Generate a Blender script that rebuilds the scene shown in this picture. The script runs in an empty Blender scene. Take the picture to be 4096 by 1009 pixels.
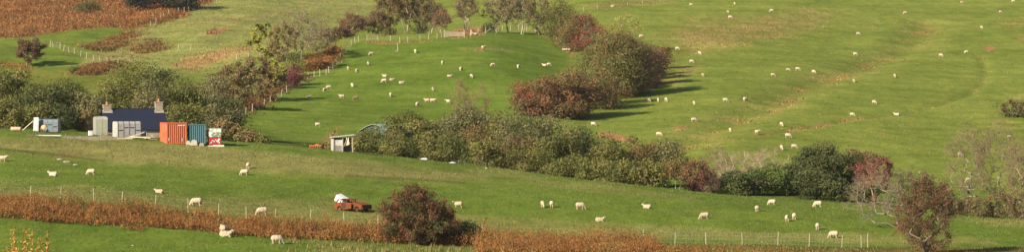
import bpy, bmesh, math, random
import numpy as np
R = math.radians
rng = np.random.default_rng(7)
random.seed(7)
scene = bpy.context.scene
COL = scene.collection
# ------------------------------------------------------------------ camera model
F = 12600.0; PITCH = 0.010; CZ = 12.0; VS = 1024/1009
cp, sp = math.cos(PITCH), math.sin(PITCH)
def ray(px, py):
    """horizontal unit direction and slope of the sight line through a point of the view"""
    x = (np.asarray(px, float)-2048)/F; z = -(np.asarray(py, float)-504.5)*VS/F
    dx = x; dy = cp + z*sp; dz = -sp + z*cp
    h = np.hypot(dx, dy)
    return dx/h, dy/h, dz/h
def project(X, Y, Z):
    f = Y*cp - (Z-CZ)*sp; u = Y*sp + (Z-CZ)*cp
    f = np.maximum(f, 1e-3)
    return 2048 + F*X/f, 504.5 - F*u/f/VS
# ------------------------------------------------------------------ noise
def vnoise(x, y, seed=0):
    xi = np.floor(x); yi = np.floor(y); xf = x-xi; yf = y-yi
    def h(a, b):
        n = (a.astype(np.int64)*374761393 + b.astype(np.int64)*668265263 + seed*974634777) & 0xffffffff
        n = ((n ^ (n >> 13))*1274126177) & 0xffffffff
        n = (n ^ (n >> 16)) & 0xffffff
        return n/float(0xffffff)
    u = xf*xf*(3-2*xf); v = yf*yf*(3-2*yf)
    a = h(xi, yi); b = h(xi+1, yi); c = h(xi, yi+1); d = h(xi+1, yi+1)
    return (a*(1-u)+b*u)*(1-v)+(c*(1-u)+d*u)*v
def fbm(x, y, o=4, seed=0):
    s = 0; a = .5; t = 0
    for i in range(o):
        s = s + a*vnoise(x*2**i+17.3*i, y*2**i-9.1*i, seed+i); t += a; a *= .5
    return s/t*2-1
# ------------------------------------------------------------------ the lie of the land
K = {
 0:   [(200,1120),(268,1012),(284,872),(302,800),(345,692),(365,612),(392,528),(420,515),(450,485),(520,415),(580,335),(640,255),(700,168),(740,162),(850,70),(960,-40),(1300,-350),(1800,-640)],
 400: [(200,1120),(270,1012),(287,893),(303,815),(348,700),(374,600),(396,540),(425,520),(460,478),(520,400),(580,330),(630,280),(680,225),(730,180),(800,118),(950,-15),(1300,-330),(1800,-640)],
 900: [(200,1120),(270,1012),(288,930),(302,868),(345,735),(372,620),(400,560),(435,558),(475,520),(520,450),(580,360),(640,265),(690,190),(740,145),(800,90),(950,-40),(1300,-330),(1800,-640)],
 1400:[(200,1120),(272,1012),(288,965),(301,905),(340,765),(375,650),(398,608),(435,612),(475,585),(520,490),(580,360),(640,245),(688,160),(735,158),(810,110),(950,-15),(1300,-320),(1800,-640)],
 1900:[(200,1130),(272,1015),(286,985),(302,925),(340,775),(372,705),(396,668),(425,695),(465,660),(520,525),(580,355),(640,220),(695,130),(740,128),(810,85),(950,-30),(1300,-320),(1800,-640)],
 2400:[(200,1150),(268,1030),(284,1000),(302,955),(335,820),(355,765),(375,728),(402,765),(440,725),(490,600),(540,490),(620,340),(700,185),(740,120),(800,40),(950,-90),(1300,-340),(1800,-640)],
 2900:[(200,1160),(268,1040),(284,1008),(301,965),(328,865),(348,805),(362,782),(388,805),(420,755),(480,590),(550,450),(630,310),(700,190),(745,118),(805,35),(950,-100),(1300,-350),(1800,-650)],
 3400:[(200,1160),(268,1045),(284,1020),(300,975),(325,880),(345,835),(358,819),(382,838),(415,785),(475,635),(550,475),(630,335),(710,205),(760,128),(820,45),(960,-90),(1300,-340),(1800,-650)],
 4096:[(200,1160),(268,1045),(284,1020),(300,975),(325,915),(342,885),(354,874),(378,888),(412,830),(475,680),(550,515),(630,370),(720,225),(775,130),(835,50),(970,-90),(1300,-340),(1800,-650)]}
def pchip(x, y, xq):
    x = np.asarray(x, float); y = np.asarray(y, float); h = np.diff(x)
    sh = (len(h),)+(1,)*(y.ndim-1)
    hh = h.reshape(sh); d = np.diff(y, axis=0)/hh
    m = np.zeros_like(y); m[0] = d[0]; m[-1] = d[-1]
    w1 = 2*hh[1:]+hh[:-1]; w2 = hh[1:]+2*hh[:-1]
    with np.errstate(divide='ignore', invalid='ignore'):
        mm = (w1+w2)/(w1/d[:-1]+w2/d[1:])
    m[1:-1] = np.where(d[:-1]*d[1:] > 0, mm, 0)
    i = np.clip(np.searchsorted(x, xq)-1, 0, len(h)-1)
    sq = (len(xq),)+(1,)*(y.ndim-1)
    t = ((xq-x[i])/h[i]).reshape(sq); H = h[i].reshape(sq)
    return (2*t**3-3*t**2+1)*y[i]+(t**3-2*t**2+t)*H*m[i]+(-2*t**3+3*t**2)*y[i+1]+(t**3-t**2)*H*m[i+1]
pxs = sorted(K)
KD = np.array([[d for d, y in K[p]] for p in pxs]); 
KZ = np.array([[CZ + d*ray(p, y)[2] for d, y in K[p]] for p in pxs])
colpx = [-2600]+[-700]+pxs+[4800, 6700]
KD = np.vstack([KD[:1], KD[:1], KD, KD[-1:], KD[-1:]]); KZ = np.vstack([KZ[:1]-2, KZ[:1]-1, KZ, KZ[-1:]+1, KZ[-1:]+2])
colaz = np.array([math.atan2(*ray(p, 500)[:2]) for p in colpx])
HA = 0.36
az_a = np.concatenate([np.linspace(-HA, -.185, 60, endpoint=False), np.linspace(-.185, .185, 900), np.linspace(.185, HA, 61)[1:]])
D_a = np.concatenate([np.linspace(2, 200, 60, endpoint=False), np.linspace(200, 262, 50, endpoint=False), np.linspace(262, 420, 420, endpoint=False),
                      np.linspace(420, 1000, 520, endpoint=False), np.linspace(1000, 2600, 110)])
AD = pchip(colaz, KD, az_a); AZ = pchip(colaz, KZ, az_a)
NA, ND = len(az_a), len(D_a)
Z = np.zeros((NA, ND))
near = [(0, 10.2), (30, 8.2), (60, 6.2), (100, 4.0), (150, 2.0)]
for i in range(NA):
    dd = np.concatenate([[n[0] for n in near], AD[i], [2700]]); zz = np.concatenate([[n[1] for n in near], AZ[i], [AZ[i, -1]-25]])
    Z[i] = pchip(dd, zz, D_a)
GX = np.sin(az_a)[:, None]*D_a[None]; GY = np.cos(az_a)[:, None]*D_a[None]
amp = np.clip((D_a-60)/200, .1, 1)[None]*np.clip(D_a/500, .5, 2)[None]
left = np.clip((D_a-560)/60, 0, 1)[None]*np.clip(((.35-.20)-(GX/np.maximum(GY, 1)+.21))/.03, 0, 1)*np.clip((1100-D_a)/150, 0, 1)[None]
Z += left*1.5*fbm(GX/17, GY/26, 3, 29)
Z += amp*(.45*fbm(GX/38, GY/38, 3, 3) + .10*fbm(GX/5, GY/7, 3, 11) + .035*fbm(GX/1.1, GY/1.6, 2, 23))
def ground(X, Y):
    X = np.asarray(X, float); Y = np.asarray(Y, float)
    a = np.arctan2(X, Y); d = np.hypot(X, Y)
    i = np.clip(np.searchsorted(az_a, a)-1, 0, NA-2); j = np.clip(np.searchsorted(D_a, d)-1, 0, ND-2)
    s = np.clip((a-az_a[i])/(az_a[i+1]-az_a[i]), 0, 1); t = np.clip((d-D_a[j])/(D_a[j+1]-D_a[j]), 0, 1)
    return (Z[i, j]*(1-s)+Z[i+1, j]*s)*(1-t)+(Z[i, j+1]*(1-s)+Z[i+1, j+1]*s)*t
def at(px, D, py=500):
    dx, dy, _ = ray(px, py)
    x, y = float(dx*D), float(dy*D)
    return x, y, float(ground(x, y))
def hit(px, py, dmin=262, dmax=1700):
    dx, dy, sl = ray(px, py)
    d = np.arange(dmin, dmax, .5)
    below = CZ + d*sl <= ground(dx*d, dy*d)
    k = int(np.argmax(below)) if below.any() else len(d)-1
    D = float(d[k])
    return float(dx*D), float(dy*D), float(ground(dx*D, dy*D)), D
def zat(px, py, D): return CZ + D*float(ray(px, py)[2])
# carved gullies and the worn track on the right hillside, the bank of the lane
def polydist(X, Y, pts):
    best = np.full(X.shape, 1e9)
    for (ax, ay), (bx, by) in zip(pts[:-1], pts[1:]):
        vx, vy = bx-ax, by-ay; t = np.clip(((X-ax)*vx+(Y-ay)*vy)/(vx*vx+vy*vy+1e-9), 0, 1)
        best = np.minimum(best, np.hypot(X-ax-t*vx, Y-ay-t*vy))
    return best
GULLY = [(2735,590),(2800,545),(2940,478),(3080,420),(3180,375),(3300,318),(3400,285),(3480,255),(3600,215),(3680,150),(3720,90)]
TRACK = [(2850,572),(2960,555),(3060,545),(3200,515),(3400,478),(3590,460),(3760,420),(3880,380),(3935,330),(3945,280),(3920,220)]
gul = [hit(*p)[:2] for p in GULLY]; trk = [hit(*p)[:2] for p in TRACK]
dg = polydist(GX, GY, gul); dt = polydist(GX, GY, trk)
Z -= .85*np.exp(-(dg/4.2)**2); Z += .2*np.exp(-((dg-9)/4)**2)
Z -= .3*np.exp(-(dt/1.3)**2)
# ------------------------------------------------------------------ tagging and mesh building
def tag(o, label=None, cat=None, group=None, kind=None):
    if label: o['label'] = label
    if cat: o['category'] = cat
    if group: o['group'] = group
    if kind: o['kind'] = kind
    return o
def empty(name, loc, rz=0.0):
    o = bpy.data.objects.new(name, None); COL.objects.link(o); o.location = loc; o.rotation_euler = (0, 0, rz)
    o.empty_display_size = .3
    return o
def link(name, me, parent=None, mat=None):
    o = bpy.data.objects.new(name, me); COL.objects.link(o)
    if parent is not None: o.parent = parent
    if mat is not None:
        for m in (mat if isinstance(mat, (list, tuple)) else [mat]): me.materials.append(m)
    return o
def np_mesh(name, V, Fq, col=None, smooth=False):
    """mesh from arrays; faces an (n,k) array; col an (n_verts,3) colour"""
    V = np.ascontiguousarray(V, np.float32); Fq = np.ascontiguousarray(Fq, np.int32); k = Fq.shape[1]
    me = bpy.data.meshes.new(name)
    me.vertices.add(len(V)); me.vertices.foreach_set('co', V.ravel())
    me.loops.add(Fq.size); me.loops.foreach_set('vertex_index', Fq.ravel())
    me.polygons.add(len(Fq)); me.polygons.foreach_set('loop_start', np.arange(0, Fq.size, k, dtype=np.int32))
    if smooth: me.polygons.foreach_set('use_smooth', np.ones(len(Fq), bool))
    if col is not None:
        at_ = me.color_attributes.new('Col', 'FLOAT_COLOR', 'POINT')
        c = np.ones((len(V), 4), np.float32); c[:, :3] = col
        at_.data.foreach_set('color', c.ravel())
    me.update(calc_edges=True)
    return me
class MB:
    """collects boxes, tubes, lathes and prisms; build() makes ONE mesh object"""
    def __init__(s): s.v = []; s.f = []; s.m = []
    def add(s, vs, fs, mi=0):
        n = len(s.v); s.v += [tuple(p) for p in vs]
        s.f += [[n+i for i in f] for f in fs]; s.m += [mi]*len(fs); return s
    def box(s, c, d, rz=0, ry=0, rx=0, mi=0):
        from mathutils import Euler, Vector
        e = Euler((rx, ry, rz)).to_matrix(); x, y, z = d[0]/2, d[1]/2, d[2]/2
        vs = [Vector(c)+e@Vector(p) for p in [(-x,-y,-z),(x,-y,-z),(x,y,-z),(-x,y,-z),(-x,-y,z),(x,-y,z),(x,y,z),(-x,y,z)]]
        return s.add(vs, [(3,2,1,0),(4,5,6,7),(0,1,5,4),(1,2,6,5),(2,3,7,6),(3,0,4,7)], mi)
    def tube(s, p, q, r, r2=None, n=8, mi=0):
        from mathutils import Vector
        p = Vector(p); q = Vector(q); r2 = r if r2 is None else r2; d = (q-p).normalized()
        a = d.orthogonal().normalized(); b = d.cross(a)
        vs = [p+(a*math.cos(t)+b*math.sin(t))*r for t in [2*math.pi*i/n for i in range(n)]]
        vs += [q+(a*math.cos(t)+b*math.sin(t))*r2 for t in [2*math.pi*i/n for i in range(n)]]
        fs = [(i, (i+1) % n, n+(i+1) % n, n+i) for i in range(n)]+[tuple(range(n))[::-1], tuple(range(n, 2*n))]
        return s.add(vs, fs, mi)
    def prism(s, prof, y0, y1, mi=0):
        """profile in x,z extruded along y"""
        n = len(prof)
        vs = [(x, y0, z) for x, z in prof]+[(x, y1, z) for x, z in prof]
        fs = [(i, (i+1) % n, n+(i+1) % n, n+i) for i in range(n)]+[tuple(range(n))[::-1], tuple(range(n, 2*n))]
        return s.add(vs, fs, mi)
    def build(s, name, mat, parent=None, bevel=0):
        me = bpy.data.meshes.new(name); me.from_pydata(s.v, [], s.f)
        bm = bmesh.new(); bm.from_mesh(me)
        bmesh.ops.recalc_face_normals(bm, faces=bm.faces)
        if bevel:
            bmesh.ops.bevel(bm, geom=[e for e in bm.edges if len(e.link_faces) == 2 and e.calc_face_angle(0) > .6], offset=bevel, segments=2, affect='EDGES', profile=.5)
        bm.to_mesh(me); bm.free()
        o = link(name, me, parent, mat)
        if isinstance(mat, (list, tuple)) and not bevel: me.polygons.foreach_set('material_index', s.m)
        return o
# ------------------------------------------------------------------ materials
def newmat(name):
    m = bpy.data.materials.new(name); m.use_nodes = True
    nt = m.node_tree; return m, nt, nt.nodes, nt.links, nt.nodes['Principled BSDF']
def noise(ns, ls, scale, detail=4, vec=None, rough=.6):
    n = ns.new('ShaderNodeTexNoise'); n.inputs['Scale'].default_value = scale; n.inputs['Detail'].default_value = detail
    n.inputs['Roughness'].default_value = rough
    if vec is not None: ls.new(vec, n.inputs['Vector'])
    return n
def ramp(ns, ls, src, stops):
    r = ns.new('ShaderNodeValToRGB'); ls.new(src, r.inputs['Fac'])
    while len(r.color_ramp.elements) < len(stops): r.color_ramp.elements.new(.5)
    for e, (p, c) in zip(r.color_ramp.elements, stops): e.position = p; e.color = (*c, 1) if len(c) == 3 else c
    return r
def mixc(ns, ls, a, b, fac, mode='MIX'):
    m = ns.new('ShaderNodeMix'); m.data_type = 'RGBA'; m.blend_type = mode
    for s, i in ((a, 6), (b, 7)):
        if isinstance(s, tuple): m.inputs[i].default_value = (*s, 1)
        else: ls.new(s, m.inputs[i])
    if isinstance(fac, float): m.inputs[0].default_value = fac
    else: ls.new(fac, m.inputs[0])
    return m.outputs[2]
def weathered(name, base, dirt, scale=2.0, amount=.5, rough=.6, metal=0.0, fine=0.12, stretch=(1, 1, 1)):
    """a surface with large stains and fine grain, in object space"""
    m, nt, ns, ls, b = newmat(name)
    tc = ns.new('ShaderNodeTexCoord'); mp = ns.new('ShaderNodeMapping'); mp.inputs['Scale'].default_value = stretch
    ls.new(tc.outputs['Object'], mp.inputs[0])
    n1 = noise(ns, ls, scale, 6, mp.outputs[0], .65); n2 = noise(ns, ls, scale*9, 4, mp.outputs[0])
    r = ramp(ns, ls, n1.outputs['Fac'], [(.35, (0, 0, 0)), (.75, (amount,)*3)])
    c = mixc(ns, ls, base, dirt, r.outputs['Color'])
    r2 = ramp(ns, ls, n2.outputs['Fac'], [(.3, (1-fine*2,)*3), (.7, (1+fine,)*3)])
    c = mixc(ns, ls, c, r2.outputs['Color'], 1.0, 'MULTIPLY')
    ls.new(c, b.inputs['Base Color']); b.inputs['Roughness'].default_value = rough; b.inputs['Metallic'].default_value = metal; b.inputs['Specular IOR Level'].default_value = .2
    bp = ns.new('ShaderNodeBump'); bp.inputs['Strength'].default_value = .3; bp.inputs['Distance'].default_value = .02
    ls.new(n2.outputs['Fac'], bp.inputs['Height']); ls.new(bp.outputs[0], b.inputs['Normal'])
    return m
def leafmat(name, transl=.27, rough=.7):
    m, nt, ns, ls, b = newmat(name)
    a = ns.new('ShaderNodeAttribute'); a.attribute_name = 'Col'
    geo = ns.new('ShaderNodeNewGeometry')
    n = noise(ns, ls, .6, 3, geo.outputs['Position']); r = ramp(ns, ls, n.outputs['Fac'], [(.3, (.75, .75, .75)), (.7, (1.2, 1.2, 1.2))])
    c = mixc(ns, ls, a.outputs['Color'], r.outputs['Color'], 1.0, 'MULTIPLY')
    ls.new(c, b.inputs['Base Color']); b.inputs['Roughness'].default_value = rough
    b.inputs['Specular IOR Level'].default_value = .25
    t = ns.new('ShaderNodeBsdfTranslucent'); ls.new(c, t.inputs[0])
    mx = ns.new('ShaderNodeMixShader'); mx.inputs[0].default_value = transl
    ls.new(b.outputs[0], mx.inputs[1]); ls.new(t.outputs[0], mx.inputs[2])
    ls.new(mx.outputs[0], ns['Material Output'].inputs[0])
    return m
LEAF = leafmat('foliage'); BRACKEN = leafmat('dead_bracken', .2); GRASSM = leafmat('grass_blades', .3)
BARK = leafmat('bark', 0.0, .9); WOOL = leafmat('sheep_wool', 0.08, .95)
# ------------------------------------------------------------------ terrain colouring: what grows or lies where
PX, PY = project(GX, GY, Z)
def segmask(px, py, poly, soft, wob=0.0, nz=None, seed=0):
    inside = np.zeros(px.shape, bool); dist = np.full(px.shape, 1e9)
    n = len(poly)
    for k in range(n):
        ax, ay = poly[k]; bx, by = poly[(k+1) % n]
        c = ((ay > py) != (by > py)) & (px < (bx-ax)*(py-ay)/(by-ay+1e-9)+ax)
        inside ^= c
        vx, vy = bx-ax, by-ay; t = np.clip(((px-ax)*vx+(py-ay)*vy)/(vx*vx+vy*vy+1e-9), 0, 1)
        dist = np.minimum(dist, np.hypot(px-ax-t*vx, (py-ay-t*vy)*1.6))
    sd = np.where(inside, dist, -dist)
    if wob: sd = sd + wob*nz
    x = np.clip(sd/soft*.5+.5, 0, 1)
    return x*x*(3-2*x)
n_big = fbm(GX/14, GY/22, 4, 41); n_mid = fbm(GX/4, GY/7, 4, 51); n_fine = fbm(GX/1.0, GY/2.2, 3, 61)
n_cont = fbm(GX/30, (GY+Z*6)/5.5, 4, 71)       # terracettes that follow the slope
C = np.zeros(GX.shape+(3,))
def lerp(c, m):
    global C
    C = C + (np.array(c)-C)*m[..., None]
GREEN = (.087, .125, .020); LUSH = (.088, .131, .020); HILL = (.122, .151, .029); STRAW = (.178, .158, .056); PALE = (.180, .178, .060)
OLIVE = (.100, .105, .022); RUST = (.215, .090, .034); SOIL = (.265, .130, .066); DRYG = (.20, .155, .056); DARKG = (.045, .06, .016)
C[:] = GREEN
def Zone(col, poly, dmin, dmax, soft=14, wob=10, strength=1.0, nz=None, mod=None):
    j0, j1 = np.searchsorted(D_a, [dmin, dmax])
    if j1 <= j0: return
    m = segmask(PX[:, j0:j1], PY[:, j0:j1], poly, soft, wob, (n_mid if nz is None else nz)[:, j0:j1])*strength
    if mod is not None: m = m*mod[:, j0:j1]
    C[:, j0:j1] += (np.array(col)-C[:, j0:j1])*m[..., None]
ALL = lambda y0, y1: [(-3000, y0), (7000, y0), (7000, y1), (-3000, y1)]
# far land behind the dip
farm = np.clip((D_a-430)/20, 0, 1)[None]*np.ones((NA, 1))
lerp(HILL, farm)
TAN = (.200, .135, .050)
sm = lambda a, lo, hi: np.clip((a-lo)/(hi-lo), 0, 1)
# left far hill: pale grass, bracken slope, soil
Zone(PALE, [(540,120),(870,-60),(1560,-60),(1480,60),(1330,150),(1100,230),(820,300),(600,300),(470,230)], 560, 2600, 40, 25, .7)
Zone(STRAW, [(-3000,-900),(7000,-900),(7000,-60),(-3000,-60)], 800, 2600, 60, 0, .4)
Zone(RUST, [(-3000,-700),(900,-700),(900,-20),(760,50),(640,70),(560,110),(440,112),(330,118),(250,135),(120,150),(-3000,150)], 700, 2600, 16, 22, .95)
Zone(GREEN, [(130,140),(240,128),(330,118),(440,112),(500,125),(450,165),(330,180),(190,172)], 690, 2600, 14, 8, .9)
Zone(GREEN, [(-3000,168),(60,165),(120,172),(200,186),(330,225),(400,255),(330,280),(100,270),(-3000,300)], 560, 760, 10, 8, .85)
Zone(RUST, [(10,240),(110,255),(150,285),(70,280),(0,262)], 560, 720, 12, 14, .6)
Zone(STRAW, [(380,215),(560,205),(620,235),(480,262),(330,285),(280,275)], 560, 760, 16, 12, .8)
Zone(DRYG, [(430,165),(560,100),(640,80),(600,130),(540,190),(470,225),(400,215)], 560, 900, 22, 18, .6)
Zone(OLIVE, [(-3000,290),(150,285),(500,290),(560,350),(300,420),(-3000,430)], 440, 640, 16, 14, .55)
Zone(SOIL, [(690,262),(800,235),(1000,180),(1020,195),(860,250),(780,285)], 560, 760, 16, 14, .6)
Zone(SOIL, [(740,222),(860,198),(960,178),(870,225),(790,248),(720,248)], 560, 760, 12, 12, .35)
Zone(SOIL, [(805,145),(850,122),(925,108),(900,128),(840,142)], 560, 900, 8, 8, .8)
Zone(STRAW, [(700,86),(880,70),(1000,60),(1200,18),(1290,0),(1300,10),(1060,75),(930,112),(880,90),(700,98)], 560, 1000, 14, 14, .7)
Zone(STRAW, [(1250,55),(1420,30),(1480,20),(1400,50),(1270,68)], 560, 1000, 12, 8, .6)
for q in range(16):
    r0 = np.random.default_rng(40+q); x0 = r0.uniform(620, 1350); y0 = 150-(x0-620)*.19+r0.uniform(-60, 90); L0 = r0.uniform(60, 200)
    Zone([STRAW, GREEN, (.21, .185, .075), OLIVE][q % 4], [(x0, y0), (x0+L0*.5, y0-L0*.14-6), (x0+L0, y0-L0*.30), (x0+L0*.55, y0-L0*.14+7)], 560, 1100, 12, 12, .5)
# enclosed upper field
FIELD = [(930,490),(1010,445),(1100,400),(1190,340),(1260,305),(1310,290),(1350,255),(1400,190),(1440,160),(1600,165),(1780,150),(1950,128),(2130,120),(2220,165),(2290,200),(2260,260),(2150,420),(2200,600),(1500,640),(1000,640),(850,560)]
Zone(LUSH, FIELD, 440, 720, 8, 5, 1.0)
Zone(HILL, [(930,560),(1050,470),(1250,380),(1500,420),(1500,640),(1000,640)], 440, 640, 60, 40, .35)
Zone(SOIL, [(1460,160),(1560,166),(1640,164),(1760,160),(1900,140),(1940,138),(1880,152),(1780,156),(1640,174),(1545,178),(1470,172)], 620, 760, 6, 8, .55)
Zone(SOIL, [(1790,135),(1830,118),(1960,108),(1960,122),(1900,138),(1840,142)], 640, 830, 8, 8, .85)
Zone(SOIL, [(1895,196),(1930,191),(1955,194),(1930,205),(1895,205)], 600, 760, 6, 4, .7)
Zone(STRAW, [(1830,190),(1960,182),(2060,205),(2040,212),(1940,200),(1850,205)], 600, 760, 10, 8, .45)
Zone(SOIL, [(2150,128),(2230,170),(2290,205),(2300,235),(2270,215),(2200,160)], 560, 760, 8, 8, .6)
Zone(SOIL, [(1262,600),(1330,520),(1372,500),(1345,540),(1335,615)], 400, 640, 14, 12, .4)
# right hillside: rough patches, gully, track, scrapes
patch = sm(n_mid+.5*n_fine, .0, .45)
Zone(TAN, [(2680,110),(2760,90),(2950,80),(3110,85),(3170,55),(3250,60),(3180,110),(3060,150),(2900,185),(2750,190)], 600, 900, 50, 30, .8, mod=patch)
Zone(DRYG, [(2620,150),(2760,90),(3000,80),(3200,40),(3350,60),(3250,120),(3100,150),(2900,190),(2740,210)], 600, 900, 70, 40, .6)
Zone(DRYG, [(3250,110),(3420,90),(3500,80),(3560,100),(3400,125),(3280,140)], 560, 900, 20, 16, .55, mod=patch)
Zone(DRYG, [(2320,20),(2500,0),(2740,-10),(2700,10),(2560,22),(2420,40)], 600, 1000, 12, 10, .5)
Zone(DRYG, [(2650,310),(2720,270),(2830,250),(2720,330),(2640,345)], 560, 760, 24, 18, .5)
Zone(TAN, [(3950,90),(4096,60),(4200,60),(4200,140),(4060,130)], 600, 900, 20, 20, .5, mod=patch)
Zone(SOIL, [(3935,195),(3960,183),(3985,190),(3970,202),(3940,203)], 600, 900, 5, 4, .9)
Zone(SOIL, [(4050,155),(4110,150),(4200,158),(4110,166)], 600, 900, 5, 4, .9)
Zone(DRYG, [(3990,440),(4060,380),(4300,330),(4300,540),(4100,560),(4000,480)], 500, 800, 30, 30, .5, mod=patch)
Zone(TAN, [(3850,590),(3900,520),(4020,470),(4120,500),(4200,620),(4000,640),(3900,640)], 460, 800, 30, 30, .35, mod=patch)
Zone(SOIL, [(2390,535),(2430,528),(2470,538),(2520,552),(2505,568),(2460,560),(2400,552)], 440, 640, 8, 10, .95)
Zone(SOIL, [(2690,510),(2740,495),(2760,515),(2700,530)], 440, 680, 9, 12, .5)
Zone(TAN, [(3520,520),(3700,510),(3700,560),(3560,570)], 440, 680, 30, 30, .35, mod=patch)
Zone(TAN, [(3600,370),(3800,360),(3850,390),(3680,410)], 500, 800, 20, 20, .3, mod=patch)
gm = np.exp(-(dg/5.5)**2)
lerp(DRYG, np.clip(gm*1.1*sm(n_mid+.3*n_fine, -.35, .4), 0, 1)*.5)
lerp(RUST, np.clip(np.exp(-(dg/2.6)**2)*sm(n_mid+.4*n_fine, .1, .5), 0, 1)*.35)
lerp(SOIL, np.clip(np.exp(-(dt/1.3)**2)*sm(n_mid+.3*n_fine, -.15, .4)*sm(D_a, 480, 520)[None]*(1-.75*sm(PX, 3350, 3600)), 0, 1)*.7)
# rough verge below the hedge on the right hill
Zone(OLIVE, [(2250,470),(2400,420),(2560,360),(2680,250),(2720,180),(2760,200),(2680,320),(2480,430),(2330,500)], 500, 760, 20, 16, .5)
# valley floor under the trees: darker green ground
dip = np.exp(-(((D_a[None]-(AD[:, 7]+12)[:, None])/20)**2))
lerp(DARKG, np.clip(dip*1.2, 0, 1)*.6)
# near pasture
Zone(STRAW, [(-900,520),(600,565),(900,585),(1300,628),(1700,678),(1960,690),(1940,720),(1700,728),(1300,705),(700,668),(400,650),(0,596),(-900,580)], 330, 420, 26, 26, .80)
Zone(GREEN, [(-900,505),(300,520),(800,555),(1250,612),(1250,628),(800,580),(300,555),(-900,535)], 330, 425, 12, 8, .8)
Zone(STRAW, [(-900,735),(300,745),(650,780),(1100,800),(1400,790),(1560,850),(1560,930),(1000,870),(500,815),(-900,780)], 280, 360, 30, 26, .55)
Zone(STRAW, [(1700,850),(2200,880),(3000,925),(4000,960),(4000,985),(3000,965),(2200,935),(1700,925)], 280, 360, 16, 18, .5)
Zone(STRAW, [(1860,675),(2030,668),(2120,700),(2250,735),(2420,728),(2600,762),(2800,785),(2780,800),(2500,780),(2300,760),(2060,720),(1880,700)], 330, 400, 18, 12, .4)
Zone(SOIL, [(235,613),(262,612),(320,622),(312,632),(270,626),(238,622)], 340, 400, 4, 4, .6)
Zone(DARKG, [(0,592),(200,612),(420,640),(420,648),(200,624),(0,602)], 340, 400, 6, 8, .7)  # dark bank growth, deepened to paint in the shading of the bank step
Zone(DARKG, [(1380,700),(1640,712),(1860,730),(1860,736),(1640,724),(1380,712)], 330, 400, 6, 6, .65)  # right stretch of the bank, its shading also put into the dark green
Zone(DRYG, [(4100,885),(3960,880),(3900,882),(3960,900),(4200,910)], 330, 380, 10, 6, .5)
Zone((.24,.2,.13), [(340,548),(430,540),(560,534),(640,545),(560,558),(440,562),(340,560),(250,552),(260,546)], 370, 425, 6, 9, 1.0)
Zone((.24,.2,.13), [(105,538),(240,541),(300,546),(240,549),(105,543)], 370, 425, 4, 3, .5)
# near strip this side of the bracken
Zone(LUSH, [(-900,860),(300,890),(900,940),(1260,975),(1300,1100),(-900,1100)], 150, 300, 10, 6, .55)
brk = (D_a[None] > AD[:, 2][:, None]) & (D_a[None] < AD[:, 3][:, None]-3) & (GX/ D_a[None] > -2)
lerp((.10, .055, .024), brk*.6)
lerp(DRYG, (sm(D_a, 225, 240)*(1-sm(D_a, 282, 290)))[None]*sm(PX, 1150, 1350)*sm(n_mid, -.5, .2)*.5)
nearm = np.clip((262-D_a)/60, 0, 1)[None]
lerp(LUSH, nearm*np.ones((NA, 1))*.5)
# natural variation of the sward itself
C *= (1+.17*n_big+.16*n_mid+.16*n_fine+.17*n_cont*np.clip((D_a-430)/60, 0, 1)[None])[..., None]
yel = np.clip(.5*n_cont+.5*n_big+.1, 0, 1)*.45
lerp((.165, .155, .042), yel*(np.array(C[..., 1] > C[..., 0]*1.05)))
C = np.clip(C, .01, .9)
idx = np.arange(NA*ND).reshape(NA, ND)
quads = np.stack([idx[:-1, :-1], idx[1:, :-1], idx[1:, 1:], idx[:-1, 1:]], -1).reshape(-1, 4)
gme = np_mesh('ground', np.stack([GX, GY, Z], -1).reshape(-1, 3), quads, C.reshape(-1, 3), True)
m, nt, ns, ls, b = newmat('pasture')
a = ns.new('ShaderNodeAttribute'); a.attribute_name = 'Col'
tc = ns.new('ShaderNodeTexCoord')
mp = ns.new('ShaderNodeMapping'); mp.inputs['Scale'].default_value = (1, .45, 1); ls.new(tc.outputs['Object'], mp.inputs[0])
n1 = noise(ns, ls, 2.6, 6, mp.outputs[0], .7); n2 = noise(ns, ls, .35, 5, mp.outputs[0], .65)
r1 = ramp(ns, ls, n1.outputs['Fac'], [(.28, (.62, .66, .6)), (.5, (1, 1, 1)), (.72, (1.32, 1.24, 1.15))])
r2 = ramp(ns, ls, n2.outputs['Fac'], [(.3, (.84, .9, .86)), (.7, (1.16, 1.08, 1.05))])
c = mixc(ns, ls, a.outputs['Color'], r1.outputs['Color'], 1.0, 'MULTIPLY'); c = mixc(ns, ls, c, r2.outputs['Color'], 1.0, 'MULTIPLY')
ls.new(c, b.inputs['Base Color']); b.inputs['Roughness'].default_value = .95; b.inputs['Specular IOR Level'].default_value = 0
bp = ns.new('ShaderNodeBump'); bp.inputs['Strength'].default_value = .55; bp.inputs['Distance'].default_value = .12
ls.new(n1.outputs['Fac'], bp.inputs['Height']); ls.new(bp.outputs[0], b.inputs['Normal'])
tag(link('ground', gme, None, m), 'rolling green pasture and hillside with bracken and bare soil patches', 'ground', kind='structure')
def gcol(X, Y):
    a = np.arctan2(X, Y); d = np.hypot(X, Y)
    i = np.clip(np.searchsorted(az_a, a), 0, NA-1); j = np.clip(np.searchsorted(D_a, d), 0, ND-1)
    return C[i, j]
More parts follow.
